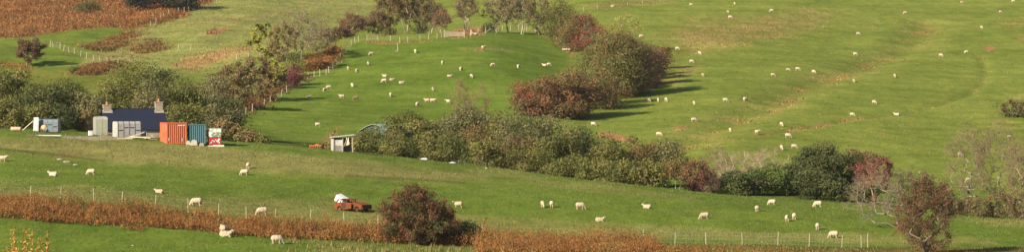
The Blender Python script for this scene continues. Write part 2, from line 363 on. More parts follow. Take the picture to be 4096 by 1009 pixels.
# ------------------------------------------------------------------ ground cover
def unit(v): return v/np.maximum(np.linalg.norm(v, axis=-1, keepdims=True), 1e-9)
def blades(P, h, w, lean, col, name, mat, r):
    """upright narrow triangles, one per row of P"""
    n = len(P); th = r.uniform(0, 2*math.pi, n); d = np.stack([np.cos(th), np.sin(th), np.zeros(n)], -1)
    ph = r.uniform(0, 2*math.pi, n); l = np.stack([np.cos(ph), np.sin(ph), np.zeros(n)], -1)*(lean*r.uniform(0, 1, n)*h)[:, None]
    V = np.stack([P-d*w[:, None]/2, P+d*w[:, None]/2, P+l+np.array([0, 0, 1])*h[:, None]], 1).reshape(-1, 3)
    return np_mesh(name, V, np.arange(3*n).reshape(-1, 3), np.repeat(col, 3, 0))
def scatter(n, pxr, dr, r):
    px = r.uniform(*pxr, n); D = np.sqrt(r.uniform(dr[0]**2, dr[1]**2, n))
    dx, dy, _ = ray(px, np.full(n, 600.)); x = dx*D; y = dy*D
    return px, D, x, y, ground(x, y)
# short grass of the near pasture
px, D, x, y, z = scatter(170000, (-150, 4250), (262, 405), rng)
keep = vnoise(x/1.6, y/3.0, 5) > .30
x, y, z, D = x[keep], y[keep], z[keep], D[keep]
c = gcol(x, y)*rng.uniform(.75, 1.4, (len(x), 1)); yl = rng.random(len(x)) < .18; c[yl] = np.array(STRAW)*rng.uniform(.8, 1.3, (yl.sum(), 1))
strawy = np.clip((gcol(x, y)[:, 0]/gcol(x, y)[:, 1]-.75)*2, 0, 1)
h = rng.uniform(.04, .12, len(x))*(1+1.2*strawy)
tag(link('pasture_grass', blades(np.stack([x, y, z-.01], -1), h, rng.uniform(.05, .14, len(x)), .9, c, 'pasture_grass', GRASSM, rng), None, GRASSM),
    'short grazed grass with straw coloured stalks across the near pasture', 'grass', kind='stuff')
# tussocks on the hills behind, where the sward is dry or rough
px, D, x, y, z = scatter(260000, (-150, 4250), (450, 960), rng)
g0 = gcol(x, y); dry = np.clip((g0[:, 0]/np.maximum(g0[:, 1], 1e-3)-.72)*1.8, 0.13, 1)
keep = (rng.random(len(x)) < dry) & (vnoise(x/2.5, y/4, 15) > .3)
x, y, z, g0, dry = x[keep], y[keep], z[keep], g0[keep], dry[keep]
tag(link('hill_tussocks', blades(np.stack([x, y, z-.02], -1), rng.uniform(.08, .30, len(x))*(.5+dry), rng.uniform(.12, .42, len(x)), .8, g0*rng.uniform(.6, 1.4, (len(x), 1))*np.where(rng.random((len(x), 1)) < .25, np.array([[1.35, 1.1, 1.1]]), 1), 'hill_tussocks', GRASSM, rng), None, GRASSM),
    'dry grass tussocks growing over the far hillsides', 'grass', kind='stuff')
# rushes and long pale grass along the bottom edge
px, D, x, y, z = scatter(26000, (1150, 3900), (266, 287), rng)
cl = vnoise(x/.9, y/1.2, 33)
keep = (cl > .64) & ((px < 2150) | (rng.random(len(x)) < .25))
x, y, z, cl = x[keep], y[keep], z[keep], cl[keep]
pal = np.array([(.21, .175, .05), (.14, .15, .035), (.25, .19, .075), (.10, .12, .03)])
tag(link('rushes', blades(np.stack([x, y, z], -1), rng.uniform(.15, .62, len(x))*(cl+.1), rng.uniform(.05, .1, len(x)), .45, pal[rng.integers(0, 4, len(x))]*rng.uniform(.7, 1.2, (len(x), 1)), 'rushes', GRASSM, rng), None, GRASSM),
    'tufts of yellow rushes and long grass in front of the bracken', 'rushes', kind='stuff')
# bracken: arching fronds of small leaflets
def fronds(x, y, z, hgt, pal, name, r, nl=7, ls_=.13):
    n = len(x); th = r.uniform(0, 2*math.pi, n)
    out = np.stack([np.cos(th), np.sin(th), np.zeros(n)], -1); sd = np.stack([-np.sin(th), np.cos(th), np.zeros(n)], -1)
    base = np.stack([x, y, z], -1); ci = np.clip(((fbm(x/1.3, y/1.6, 3, 12)*.9+.5+r.normal(0, .13, n))*len(pal)).astype(int), 0, len(pal)-1); col0 = pal[ci]*r.uniform(.8, 1.2, (n, 1))
    Vs = []; Cs = []
    for k in range(nl):
        t = (k+1.)/nl
        c = base+out*(hgt*.55*t**2)[:, None]*r.uniform(.5, 1.2, (n, 1))+np.array([0, 0, 1])*(hgt*(t*1.15-.3*t**3))[:, None]
        c = c+r.normal(0, .05, (n, 3))
        s = ls_*(1.25-.75*t)*r.uniform(.7, 1.4, n)
        tilt = unit(sd+.5*r.normal(0, 1, (n, 3))); up = unit(out*.6+np.array([0, 0, .8])+.5*r.normal(0, 1, (n, 3)))
        Vs.append(np.stack([c-tilt*(s*.75)[:, None], c-up*(s*1.2)[:, None], c+tilt*(s*.75)[:, None], c+up*(s*1.2)[:, None]], 1)); Cs.append(np.repeat((col0*r.uniform(.88, 1.12, (n, 1)))[:, None], 4, 1))
    V = np.concatenate(Vs).reshape(-1, 3); Cc = np.concatenate(Cs).reshape(-1, 3)
    return np_mesh(name, V, np.arange(len(V)).reshape(-1, 4), Cc)
BP = np.array([(.12, .055, .018), (.20, .085, .022), (.27, .115, .028), (.24, .098, .024), (.31, .145, .040), (.26, .15, .045), (.15, .115, .028)])*np.array([.88, .85, .85])
def kd(k, px): return np.interp(px, colpx, KD[:, k])
# the bank of bracken along the near fence, left and right of the big bush
px, D, x, y, z = scatter(52000, (-200, 3700), (264, 302), rng)
lo = np.where(px < 1500, kd(2, px)-1, 270); hi = np.where(px < 1850, kd(3, px)-2.0, np.where(px < 2620, 297, 283))
lump = 1.5*fbm(x/2.6, y/3.5, 3, 91)
keep = (D > lo+2.6*lump+rng.exponential(.5, len(D))*0) & (D < hi+3.5*lump+rng.exponential(.8, len(D))) & ((px < 1850) | (D > 262)) & (vnoise(x/1.3, y/1.5, 77)+.5*vnoise(x/4, y/3, 79) > .46) & (rng.random(len(x)) < np.where(px > 2650, .30*np.clip((3650-px)/900, .1, 1), 1))
keep &= ~((px > 1200) & (px < 1900) & (D < 288))
x, y, z, lump, px = x[keep], y[keep], z[keep], lump[keep], px[keep]
hg = np.clip(0.9+.55*lump, .3, 2)*rng.uniform(.6, 1.25, len(x))*np.where(px > 2650, .8, np.where(px > 1850, 1.45, 1.05))
tag(link('bracken_bank', fronds(x, y, z, hg, BP, 'bracken_bank', rng, 9, .066), None, BRACKEN),
    'bank of rusty dead bracken running along the near wire fence', 'bracken', kind='stuff')
# bracken on the far left hill, in clumps
px, D, x, y, z = scatter(80000, (-300, 860), (690, 1100), rng)
g0 = gcol(x, y); keep = (g0[:, 0] > g0[:, 1]*1.5) & (fbm(x/5, y/7, 3, 93) > -.20)
x, y, z = x[keep], y[keep], z[keep]
lump = fbm(x/5, y/7, 3, 93)
tag(link('hill_bracken', fronds(x, y, z, np.clip(1.0+1.9*lump, .3, 3)*rng.uniform(.6, 1.2, len(x)), BP*np.array([1.0, 1.02, 1.25]), 'hill_bracken', rng, 5, .18), None, BRACKEN),
    'rusty bracken covering the far hillside at upper left', 'bracken', kind='stuff')
# small bracken patches: beside the field fence, in the valley at left, on the spur
def bpatch(poly, n, dmin, dmax, h, label, pal=BP, size=.14):
    r = rng; xs = []
    P = np.array(poly, float); u0, v0 = P.min(0); u1, v1 = P.max(0)
    out = []
    while len(out) < n:
        u, v = r.uniform(u0, u1), r.uniform(v0, v1)
        if segmask(np.array([[u]]), np.array([[v]]), poly, 6)[0, 0] > r.random(): out.append(hit(u, v, dmin, dmax)[:3])
    A = np.array(out)
    j = r.normal(0, 1, (n*14, 2))*np.repeat(r.choice([.4, .8, 1.4], n), 14)[:, None]; X = np.repeat(A[:, 0], 14)+j[:, 0]; Y = np.repeat(A[:, 1], 14)+j[:, 1]*1.3
    k_ = fbm(X/2.2, Y/4, 3, 97) > -.25; X, Y = X[k_], Y[k_]
    lump = 1.3*fbm(X/3, Y/4, 3, 95)
    tag(link('bracken_patch', fronds(X, Y, ground(X, Y), h*(1+.6*lump)*r.uniform(.6, 1.2, len(X)), pal, 'bracken_patch', r, 5, size), None, BRACKEN), label, 'bracken', kind='stuff')
bpatch([(1235,262),(1270,225),(1340,190),(1362,192),(1325,248),(1285,284),(1235,290)], 330, 560, 760, 1.0, 'bright orange bracken along the fence beside the purple bush')
bpatch([(310,290),(370,270),(470,255),(485,265),(430,290),(370,303),(315,302)], 240, 560, 760, .9, 'low bank of brown bracken in the far left valley', BP*np.array([.72, .80, .95]))
bpatch([(330,190),(400,180),(480,150),(545,130),(520,165),(470,190),(420,205),(360,202)], 300, 600, 860, .9, 'bracken strip between the far post fence and the pale spur', BP*np.array([.85, 1.05, 1.15]))
bpatch([(545,195),(600,172),(640,175),(655,200),(600,215),(555,215)], 150, 560, 860, .8, 'isolated bracken clump on the foot of the pale spur', BP*np.array([.8, 1.0, 1.0]))
bpatch([(915,462),(1045,392),(1165,322),(1195,322),(1065,398),(945,470)], 260, 460, 680, .6, 'bracken and brambles along the foot of the field fence', BP*np.array([.7, .75, .9]))
bpatch([(470,130),(545,85),(640,75),(740,55),(750,62),(640,95),(540,115)], 120, 640, 1000, .9, 'bracken fringe below the dark wood on the far hill')
# the tall frond close to the camera, bottom left
r = np.random.default_rng(5); DF = 95
bx, by, bz = at(105, DF)
fe = empty('bracken_plant', (bx, by, bz)); tag(fe, 'tall orange bracken fern close up in the bottom left corner', 'fern')
FERN = np.array([(.40, .19, .035), (.33, .15, .03), (.46, .25, .06)])
st = MB(); Cn = []; Sz = []
for (tx, ty, w_) in [(72,902,.22),(92,925,.2),(120,918,.2),(150,945,.22),(178,925,.14),(185,960,.14),(60,950,.2),(40,985,.2),(100,965,.3),(135,985,.3),(80,995,.35),(20,1003,.2),(165,1000,.3),(210,1000,.15),(110,1005,.4)]:
    top = np.array([*[float(v)*DF for v in ray(tx, ty)[:2]], zat(tx, ty, DF)])-np.array([bx, by, bz])
    top[1] += r.normal(0, .4); b0 = np.array([top[0]*.35+r.normal(0, .1), top[1]*.5, -.1]); q = b0
    for k in range(1, 9):
        t = k/8; p_ = b0*(1-t)+top*t+np.array([.10*math.sin(2.4*t)*np.sign(top[0]+.01), 0, .22*math.sin(math.pi*t)]); st.tube(q, p_, .012*(1.1-t*.8), .012*(1.0-t*.8), 5); q0, q = q, p_
        if t > .35:
            m_ = 26; f = r.uniform(0, 1, (m_, 1)); c = q0*(1-f)+q*f+r.normal(0, 1, (m_, 3))*np.array([w_*1.3, w_, w_*.6])*(1.25-t)*.55; Cn.append(c); Sz.append(np.full(m_, .062))
Cn = np.concatenate(Cn); Sz = np.concatenate(Sz); n = len(Cn)
nr_ = unit(r.normal(0, 1, (n, 3))); t_ = unit(np.cross(nr_, r.normal(0, 1, (n, 3)))); b_ = np.cross(nr_, t_); s_ = (Sz*r.uniform(.5, 1.3, n))[:, None]
V = np.stack([Cn-t_*s_*.8, Cn-b_*s_*.4, Cn+t_*s_*.8, Cn+b_*s_*.4], 1).reshape(-1, 3)
link('fronds', np_mesh('fronds', V, np.arange(4*n).reshape(-1, 4), np.repeat(FERN[r.integers(0, 3, n)]*r.uniform(.7, 1.25, (n, 1)), 4, 0)), fe, BRACKEN)
st.build('stems', weathered('fern_stem', (.42, .24, .06), (.3, .15, .04)), fe)
# ------------------------------------------------------------------ trees and bushes
def tubes(P, Q, R0, R1, n=4):
    """P->Q tapered prisms"""
    P = np.asarray(P, float); Q = np.asarray(Q, float)
    d = unit(Q-P); ref = np.where(np.abs(d[:, 2:3]) > .9, np.array([[1., 0, 0]]), np.array([[0, 0, 1.]]))
    a = unit(np.cross(d, ref)); b_ = np.cross(d, a); N = len(P)
    V = np.zeros((N, 2*n, 3))
    for k in range(n):
        t = 2*math.pi*k/n; o = a*math.cos(t)+b_*math.sin(t)
        V[:, k] = P+o*R0[:, None]; V[:, n+k] = Q+o*R1[:, None]
    f = np.array([[k, (k+1) % n, n+(k+1) % n, n+k] for k in range(n)])
    return V.reshape(-1, 3), (np.arange(N)[:, None, None]*2*n+f[None]).reshape(-1, 4)
def grow(targets, base, stems, r, lift=.35, r_twig=.012, expo=.47, r_max=.3):
    """each target is joined to the nearest branch already there; radii follow the load"""
    nodes = [np.array(base, float)]; par = [-1]
    H = max(t[2] for t in targets)-base[2]
    for k in range(stems):
        p = 0; cur = np.array(base, float) + (np.r_[r.normal(0, .12, 2)*stems**.5, 0] if stems > 1 else 0)
        hd = r.uniform(0, 2*math.pi)
        d = unit(np.array([math.cos(hd)*(.28 if stems > 1 else .06), math.sin(hd)*(.28 if stems > 1 else .06), 1]))
        nodes.append(cur.copy()); par.append(0); p = len(nodes)-1
        for q in range(3):
            cur = cur+d*H*lift/3; d = unit(d+r.normal(0, .12, 3)); nodes.append(cur.copy()); par.append(p); p = len(nodes)-1
    order = np.argsort([np.linalg.norm((t-base)*[1, 1, .7]) for t in targets])
    for i in order:
        t = targets[i]; A = np.array(nodes); dv = t-A; dist = np.linalg.norm(dv, axis=1)
        cost = dist*(1+.9*np.clip(-dv[:, 2]/np.maximum(dist, .01)+.15, 0, 1)); cost[0] += 1e3
        j = int(np.argmin(cost)); p = j; L = dist[j]; s = max(1, int(L/.8))
        for q in range(1, s+1):
            f = q/s; pt = A[j]+dv[j]*f+np.array([0, 0, .12*L*math.sin(math.pi*f)])+(r.normal(0, .06, 3)*L**.5 if q < s else 0)
            nodes.append(pt); par.append(p); p = len(nodes)-1
    A = np.array(nodes); par = np.array(par); load = np.ones(len(A))
    for i in range(len(A)-1, 0, -1): load[par[i]] += load[i]
    rad = np.minimum(r_twig*load**expo, r_max)
    return A, par, rad
def leafquads(c, nrm, s, r, el=1.5):
    n = len(c); t = unit(np.cross(nrm, unit(r.normal(0, 1, (n, 3))))); b_ = np.cross(nrm, t)
    s = s[:, None]
    return np.stack([c-t*s*el*.5, c-b_*s*.42+t*s*r.uniform(-.2, .2, (n, 1)), c+t*s*el*.5, c+b_*s*.42+t*s*r.uniform(-.2, .2, (n, 1))], 1)
PAL = {
 'olive':  [(0.111,0.115,0.022),(0.089,0.097,0.021),(0.142,0.131,0.031),(0.076,0.088,0.019),(0.158,0.136,0.037)],
 'green':  [(0.095,0.132,0.021),(0.076,0.110,0.021),(0.122,0.150,0.029),(0.064,0.090,0.017)],
 'dark':   [(0.055,0.073,0.017),(0.046,0.060,0.016),(0.072,0.084,0.022),(0.090,0.092,0.027)],
 'grey':   [(0.148,0.137,0.056),(0.125,0.116,0.048),(0.107,0.109,0.035),(0.170,0.149,0.058)],
 'brown':  [(0.189,0.132,0.050),(0.159,0.116,0.044),(0.135,0.124,0.040),(0.222,0.145,0.052)],
 'rust':   [(0.188,0.075,0.034),(0.150,0.068,0.031),(0.135,0.105,0.034),(0.225,0.098,0.039),(0.112,0.093,0.029)],
 'mauve':  [(0.138,0.069,0.037),(0.112,0.066,0.034),(0.128,0.099,0.040),(0.165,0.083,0.040)],
 'purple': [(0.128,0.027,0.034),(0.098,0.027,0.031),(0.150,0.036,0.036)],
 'red':    [(0.255,0.033,0.031),(0.195,0.030,0.031),(0.173,0.068,0.034)],
 'yellow': [(0.300,0.285,0.039),(0.240,0.247,0.036),(0.195,0.217,0.036),(0.330,0.285,0.065)],
 'mix':    [(0.143,0.105,0.035),(0.165,0.075,0.032),(0.106,0.108,0.028),(0.126,0.115,0.035),(0.185,0.115,0.040)],
 'shade_black':  [(.020,.026,.014),(.014,.020,.012),(.028,.030,.016)],  # near-black leaves: the shade of the far wood is put into their colour
 'bush':   [(0.153,0.049,0.025),(0.122,0.043,0.022),(0.092,0.084,0.020),(0.178,0.061,0.026),(0.076,0.089,0.020)],
 'oldleaf':[(0.204,0.147,0.052),(0.168,0.128,0.046),(0.138,0.128,0.042)],
}
NB = [0]
def tree(name, label, cat, group, px, top, w, D, kind, base=None, style='dense', n=5500, leaf=.26, blobs=26, stems=3, lift=.25, low=.0,
         accent=None, acc=.2, lean=0.0, cone=0.0, rag=.10, bark=(.12, .10, .075), depth=.85, twigs=10, tl=.8, dens=1.0, rt=.011):
    """a tree or bush standing at distance D; low = how far up the crown starts (share of the height)"""
    if style == 'dense': leaf *= .74; n = int(n*1.75)
    NB[0] += 1; r = np.random.default_rng(100+NB[0])
    if base is not None: bx, by, bz, D = hit(px-lean, base, 262)
    else: bx, by, bz = at(px-lean, D)
    H = zat(px, top, D)-bz; rx = w/F*D/2
    root = tag(empty(name, (bx, by, bz-.05)), label, cat, group)
    cx = lean/F*D
    z0 = low*H; cz = (H+z0)/2; rz = (H-z0)/2
    tg = []
    while len(tg) < blobs:
        v = unit(r.normal(0, 1, 3)); q = r.uniform(.25, 1)**(1/2.2)
        p = v*q
        # an uneven outline: some sides bulge, some are eaten away
        k = 1+.22*math.sin(3*math.atan2(v[1], v[0])+NB[0])*math.cos(2.3*v[2]+NB[0]*.7)+rag*r.normal()
        z = p[2]
        if cone: p = p*np.array([1, 1, 1])*np.array([1-cone*max(z, -.3)*.75]*2+[1])
        if style == 'dense' and z < -.25: p = p*np.array([1.08, 1.08, .95])
        tg.append(np.array([cx+p[0]*rx*k*.95, p[1]*rx*depth*k*.95, cz+z*rz*.92*min(k, 1.10)]))
    A, par, rad = grow(tg, np.zeros(3), stems, r, lift, rt*1.4 if style == 'dense' else rt)
    i = np.arange(1, len(A)); keep = par[i] >= 0; i = i[keep]
    Pb, Qb, r0, r1 = A[par[i]], A[i], np.minimum(rad[par[i]], rad[i]*1.5), rad[i]
    V, Fq = tubes(Pb, Qb, r0, r1, 6)
    Pv = [V]; Pf = [Fq]
    colb = np.array(bark)*r.uniform(.75, 1.25, (len(V)//12, 1)).repeat(12, 0)
    link('trunk', np_mesh('trunk', V, Fq, colb, True), root, BARK)
    pal = np.array(PAL[kind]); leaves = []; cols = []
    if style != 'dense':
        # fine twigs at the outer nodes
        outer = np.where(rad < rt*4.5)[0]; m_ = len(outer)*twigs; o = np.repeat(outer, twigs)
        st_ = A[o]+(A[par[o]]-A[o])*r.uniform(0, 1, (m_, 1))
        out = unit((A[o]-np.array([cx, 0, cz-.4*rz]))/np.array([rx, rx, rz]))
        d = unit(out*.8+np.array([0, 0, .35])+r.normal(0, .6, (m_, 3))); L = tl*r.uniform(.4, 1.2, m_)
        mid = st_+d*(L*.5)[:, None]; d2 = unit(d+r.normal(0, .35, (m_, 3))+np.array([0, 0, .15])); en = mid+d2*(L*.5)[:, None]
        d3 = unit(d+r.normal(0, .7, (m_, 3))); en2 = mid+d3*(L*.45)[:, None]
        o3 = np.ones(m_); w0 = rt*.75
        V1, F1 = tubes(np.concatenate([st_, mid, mid]), np.concatenate([mid, en, en2]), np.concatenate([o3*w0, o3*w0*.75, o3*w0*.7]), np.concatenate([o3*w0*.75, o3*w0*.4, o3*w0*.4]), 3)
        ct = np.array(bark)*np.array([1.05, .92, .85])*r.uniform(.7, 1.25, (len(V1)//6, 1)).repeat(6, 0)
        link('twigs', np_mesh('twigs', V1, F1, ct), root, BARK)
        n = int(n*dens)
        if n:
            k = r.integers(0, m_, n); f = r.uniform(0, 1, (n, 1)); c = np.where(r.random((n, 1)) < .5, mid[k]*(1-f)+en[k]*f, mid[k]*(1-f)+en2[k]*f)+r.normal(0, .12, (n, 3))
            leaves.append(leafquads(c, unit(r.normal(0, 1, (n, 3))+np.array([0, 0, .3])), leaf*r.uniform(.55, 1.3, n), r))
            # colours hang together over a bough
            g = r.integers(0, len(pal), len(A))[o[k]]; ch = np.where(r.random(n) < .55, g, r.integers(0, len(pal), n)); cc = pal[ch]
            if accent is not None:
                bl = (fbm(c[:, 0]/1.7+NB[0], c[:, 2]/1.7, 2, 7)+.3*r.normal(0, 1, n)) > (.75-acc*2)
                cc = np.where(bl[:, None], np.array(PAL[accent])[r.integers(0, len(PAL[accent]), n)], cc)
            cols.append(cc*r.uniform(.82, 1.18, (n, 1)))
    else:
        tg = np.array(tg); R_ = (rx+rz)/2*(2.1/len(tg)**.40)*r.uniform(.55, 1.15, len(tg))
        n = int(n*dens); wgt = R_**2; k = r.choice(len(tg), n, p=wgt/wgt.sum())
        v = unit(r.normal(0, 1, (n, 3))*np.array([1, 1, .9])+np.array([0, 0, .25])); q = np.clip(1-np.abs(r.normal(0, .22, n)), .2, 1)
        # boughs with a ragged skin: little sprigs rather than spheres
        sprig = 1+.35*(vnoise(v[:, 0]*4+k*3.1, v[:, 1]*4+v[:, 2]*5+k, 9)-.5)*2
        c = tg[k]+v*(R_[k]*q*sprig)[:, None]*np.array([1.05, 1.05, .8])
        c[:, 2] = np.maximum(c[:, 2], .02*H+.1)
        nrm = unit(v+.5*r.normal(0, 1, (n, 3)))
        leaves.append(leafquads(c, nrm, leaf*r.uniform(.5, 1.4, n), r))
        g = r.integers(0, len(pal), len(tg))[k]; ch = np.where(r.random(n) < .75, g, r.integers(0, len(pal), n)); cc = pal[ch]
        if accent is not None:
            bl = (fbm(c[:, 0]/1.6+NB[0], c[:, 2]/1.6, 2, 7)+.25*r.normal(0, 1, n)) > (.75-acc*2)
            cc = np.where(bl[:, None], np.array(PAL[accent])[r.integers(0, len(PAL[accent]), n)], cc)
        tone = r.uniform(.85, 1.15, len(tg))[k]
        cols.append(cc*(tone*r.uniform(.85, 1.15, n))[:, None])
    if leaves:
        V = np.concatenate(leaves).reshape(-1, 3); cc = np.repeat(np.concatenate(cols), 4, 0)
        link('crown', np_mesh('crown', V, np.arange(len(V)).reshape(-1, 4), cc), root, LEAF)
    return root
G1 = 'olive trees left of the cottage'; G2 = 'trees behind the cottage'; G3 = 'trees along the top of the field'; G4 = 'hedgerow trees right of the field'
G5 = 'bushes in the valley behind the pasture'; G6 = 'trees at the lower right'; G7 = 'scrub on the slope left of the field'
def T(*a, **k): return tree(*a, **k)
# --- far left
T('hawthorn_tree', 'lone dark hawthorn tree leaning on the far left green slope', 'tree', None, 122, 154, 125, 640, 'mauve', style='twig', n=7500, leaf=.22, blobs=110, stems=1, lift=.26, low=.16, lean=14, twigs=12, tl=.9, dens=1, rt=.016, base=268)
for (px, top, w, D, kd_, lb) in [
 (560,-70,120,905,'shade_black','dark wood tree at the left end of the top edge wood'), (640,-85,120,925,'shade_black','dark shaded tree in the middle of the top edge wood'), (722,-80,130,930,'shade_black','dark tree at the right end of the top edge wood')]:
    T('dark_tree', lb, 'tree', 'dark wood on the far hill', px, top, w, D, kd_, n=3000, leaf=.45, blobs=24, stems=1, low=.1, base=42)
T('gorse_bush', 'dark green bush on the bracken hill near the top edge', 'bush', None, 355, 0, 90, 880, 'dark', n=1300, leaf=.3, blobs=14)
T('gorse_bush', 'small dark thorn bush on the bracken hill left of the wood', 'bush', None, 445, 42, 50, 860, 'dark', n=700, leaf=.3, blobs=10)
T('gorse_bush', 'low green bush by the bracken bank in the far valley', 'bush', None, 292, 268, 60, 600, 'green', n=500, leaf=.2, blobs=10)
T('thorn_bush', 'sparse brown thorn bush at the foot of the pale spur', 'bush', None, 606, 160, 96, 745, 'brown', style='twig', n=900, leaf=.16, blobs=40, stems=4, low=.0, lift=.1)
# --- olive trees left of the cottage
for a in [
 (-60,255,250,436,'olive','olive green tree cut by the left edge of the picture',6500), (70,268,190,432,'olive','tall rounded olive tree near the left edge of the wood',6500),
 (165,318,150,424,'dark','darker olive tree left of the two pale posts gap',4500), (262,330,180,426,'olive','broad olive tree with a rounded top beside the cottage gable',5500),
 (30,400,190,414,'olive','low olive bush at the front of the left wood',4200), (135,410,160,413,'olive','low olive bush right behind the white upright panel',3600),
 (232,415,140,412,'dark','dark bush right behind the blue grey trailer shell',3000), (345,370,120,424,'grey','pale olive bush touching the cottage gable',3000), (330,440,80,413,'brown','brown bramble bush between the trailer shells',1500)]:
    T('olive_tree', a[5], 'tree', G1, a[0], a[1], a[2], a[3], a[4], n=a[6], leaf=.24, blobs=34 if a[6] > 4000 else 22, stems=3, lift=.2)
# --- behind the cottage
for a in [
 (470,310,130,440,'olive','olive tree behind the left chimney',3600,.0), (552,256,190,452,'olive','tallest olive tree above the cottage roof',7000,.05), (655,262,130,462,'dark','dark green tree behind the right chimney',4200,.05),
 (604,335,150,432,'grey','pale grey green tree just above the cottage ridge',4200,.0), (735,285,130,448,'olive','olive tree above the orange container',3600,.05), (770,330,170,436,'olive','rounded olive tree above the teal container',5200,.0),
 (842,285,130,455,'grey','tall pale grey green tree with an upright crown',3800,.05), (865,385,170,432,'grey','broad pale olive tree behind the painted box',5000,.0), (720,410,150,424,'olive','low olive bush behind the orange container',2600,.0),
 (905,385,125,452,'dark','dark shaded tree at the tip of the field fence',3800,.0), (905,480,110,420,'brown','brown bush right of the painted box',1900,.0), (990,525,120,418,'brown','low brown twiggy bush at the lower tip of the field',1300,.0), (1045,548,70,412,'olive','small low bush right of the twiggy brown bush',600,.0)]:
    T('valley_tree', a[5], 'tree', G2, a[0], a[1], a[2], a[3], a[4], n=a[6], leaf=.24, blobs=34 if a[6] > 4000 else 22, stems=3, lift=.2, low=a[7])
# --- slope left of the field
for a in [
 (930,258,160,500,'brown','russet thorn bush lowest on the slope left of the field fence',2600), (1010,225,170,530,'brown','wide russet thorn bush in the middle of the slope',3000), (1085,270,120,520,'brown','russet thorn bush just left of the fence posts',1800), (880,330,110,480,'brown','pale brown thorn bush above the dark tree',1300)]:
    T('thorn_bush', a[5], 'bush', G7, a[0], a[1], a[2], a[3], a[4], base={930:436,1010:404,1085:356,880:415}[a[0]], style='twig', n=a[6]*3, leaf=.22, blobs=120, stems=6, low=0, lift=.12, twigs=12, tl=1.1, bark=(.22,.17,.12))
T('ash_tree', 'yellow green tree at the upper left of the slope', 'tree', G7, 1062, 82, 140, 640, 'yellow', style='twig', n=6500, leaf=.26, blobs=46, stems=2, low=.12, lift=.3, bark=(.16,.14,.10))
T('ash_tree', 'low yellow green sapling at the foot of the slope wood', 'tree', G7, 1100, 225, 100, 580, 'yellow', style='twig', n=2400, leaf=.22, blobs=24, stems=2, low=.1)
T('ash_tree', 'tall pale bare ash tree above the purple bush', 'tree', G7, 1205, 30, 230, 640, 'oldleaf', style='twig', n=1600, leaf=.2, blobs=190, stems=1, low=.2, lift=.42, twigs=10, tl=1.0, bark=(.25,.22,.16), rt=.013)
T('ash_tree', 'grey brown tree with a thin crown left of the tall bare ash', 'tree', G7, 1140, 80, 160, 620, 'brown', style='twig', n=4200, leaf=.22, blobs=120, stems=2, low=.1, lift=.35, bark=(.2,.17,.12))
T('ash_tree', 'short leaning bare tree right of the tall ash', 'tree', G7, 1280, 115, 170, 650, 'brown', style='twig', n=2400, leaf=.2, blobs=110, stems=2, low=.1, lift=.25, lean=22, bark=(.24,.21,.16))
T('ivy_tree', 'dark ivy covered stump below the tall bare ash', 'tree', G7, 1185, 200, 70, 610, 'olive', n=900, leaf=.22, blobs=16)
T('purple_bush', 'small rounded dark purple bush beside the field fence', 'bush', None, 1180, 262, 92, 575, 'purple', base=342, n=2200, leaf=.2, blobs=22, stems=4, lift=.1)
T('thorn_bush', 'dark brown thorn scrub left of the corner hawthorn', 'bush', G7, 1345, 112, 140, 690, 'mauve', style='twig', n=4500, leaf=.22, blobs=110, stems=5, lift=.1, bark=(.11,.08,.065))
# --- top of the field
for a in [
 (1415,58,110,700,'rust','rust leaved hawthorn tree at the top left corner of the field',1,.15,3200), (1512,45,110,705,'mix','spreading brown tree second from the left at the top of the field',1,.2,2800),
 (1560,-35,130,708,'mix','tall brown tree with a leafy crown above the field',1,.22,3600), (1625,-60,140,706,'mix','tall rust topped tree left of the centre of the field edge row',2,.22,3800), (1680,-45,120,712,'mix','slim brown tree right of the tallest rust topped tree',2,.22,3000),
 (1722,5,120,706,'mix','mauve brown tree with several pale stems left of the gate',3,.2,2600), (1762,50,70,704,'rust','small rust tipped tree right beside the wooden gate',2,.25,900),
 (1868,-40,90,708,'brown','slender multi stemmed tree standing right of the gate',3,.28,1900), (1990,-40,120,712,'oldleaf','pale twiggy tree left of three behind the top fence',2,.2,1400), (2035,-55,120,716,'oldleaf','pale twiggy tree in the middle behind the top fence',2,.2,1600), (2085,-30,110,712,'oldleaf','pale twiggy tree right of three behind the top fence',2,.2,1500),
 (2150,-30,120,716,'brown','mauve bare tree left of the green hedgerow tree',2,.1,2200)]:
    T('edge_tree', a[5], 'tree', G3, a[0], a[1], a[2], a[3], a[4], style='twig', n=int(a[8]*1.7), leaf=.20, blobs=140, stems=a[6], low=.04+a[7]*.8, lift=.36, twigs=10, tl=1.2, bark=(.25,.21,.15), rt=.016, accent='rust' if a[4] == 'mix' else None, acc=.18)
for a in [(1560,100,70,716,'olive','low green bush between the trunks at the left of the top row'), (1690,105,90,722,'dark','low dark bush between the trunks left of the gate'), (1955,95,60,722,'dark','low dark bush behind the fence right of the gate')]:
    T('hedge_bush', a[5], 'bush', G3, *a[:5], n=900, leaf=.24, blobs=14)
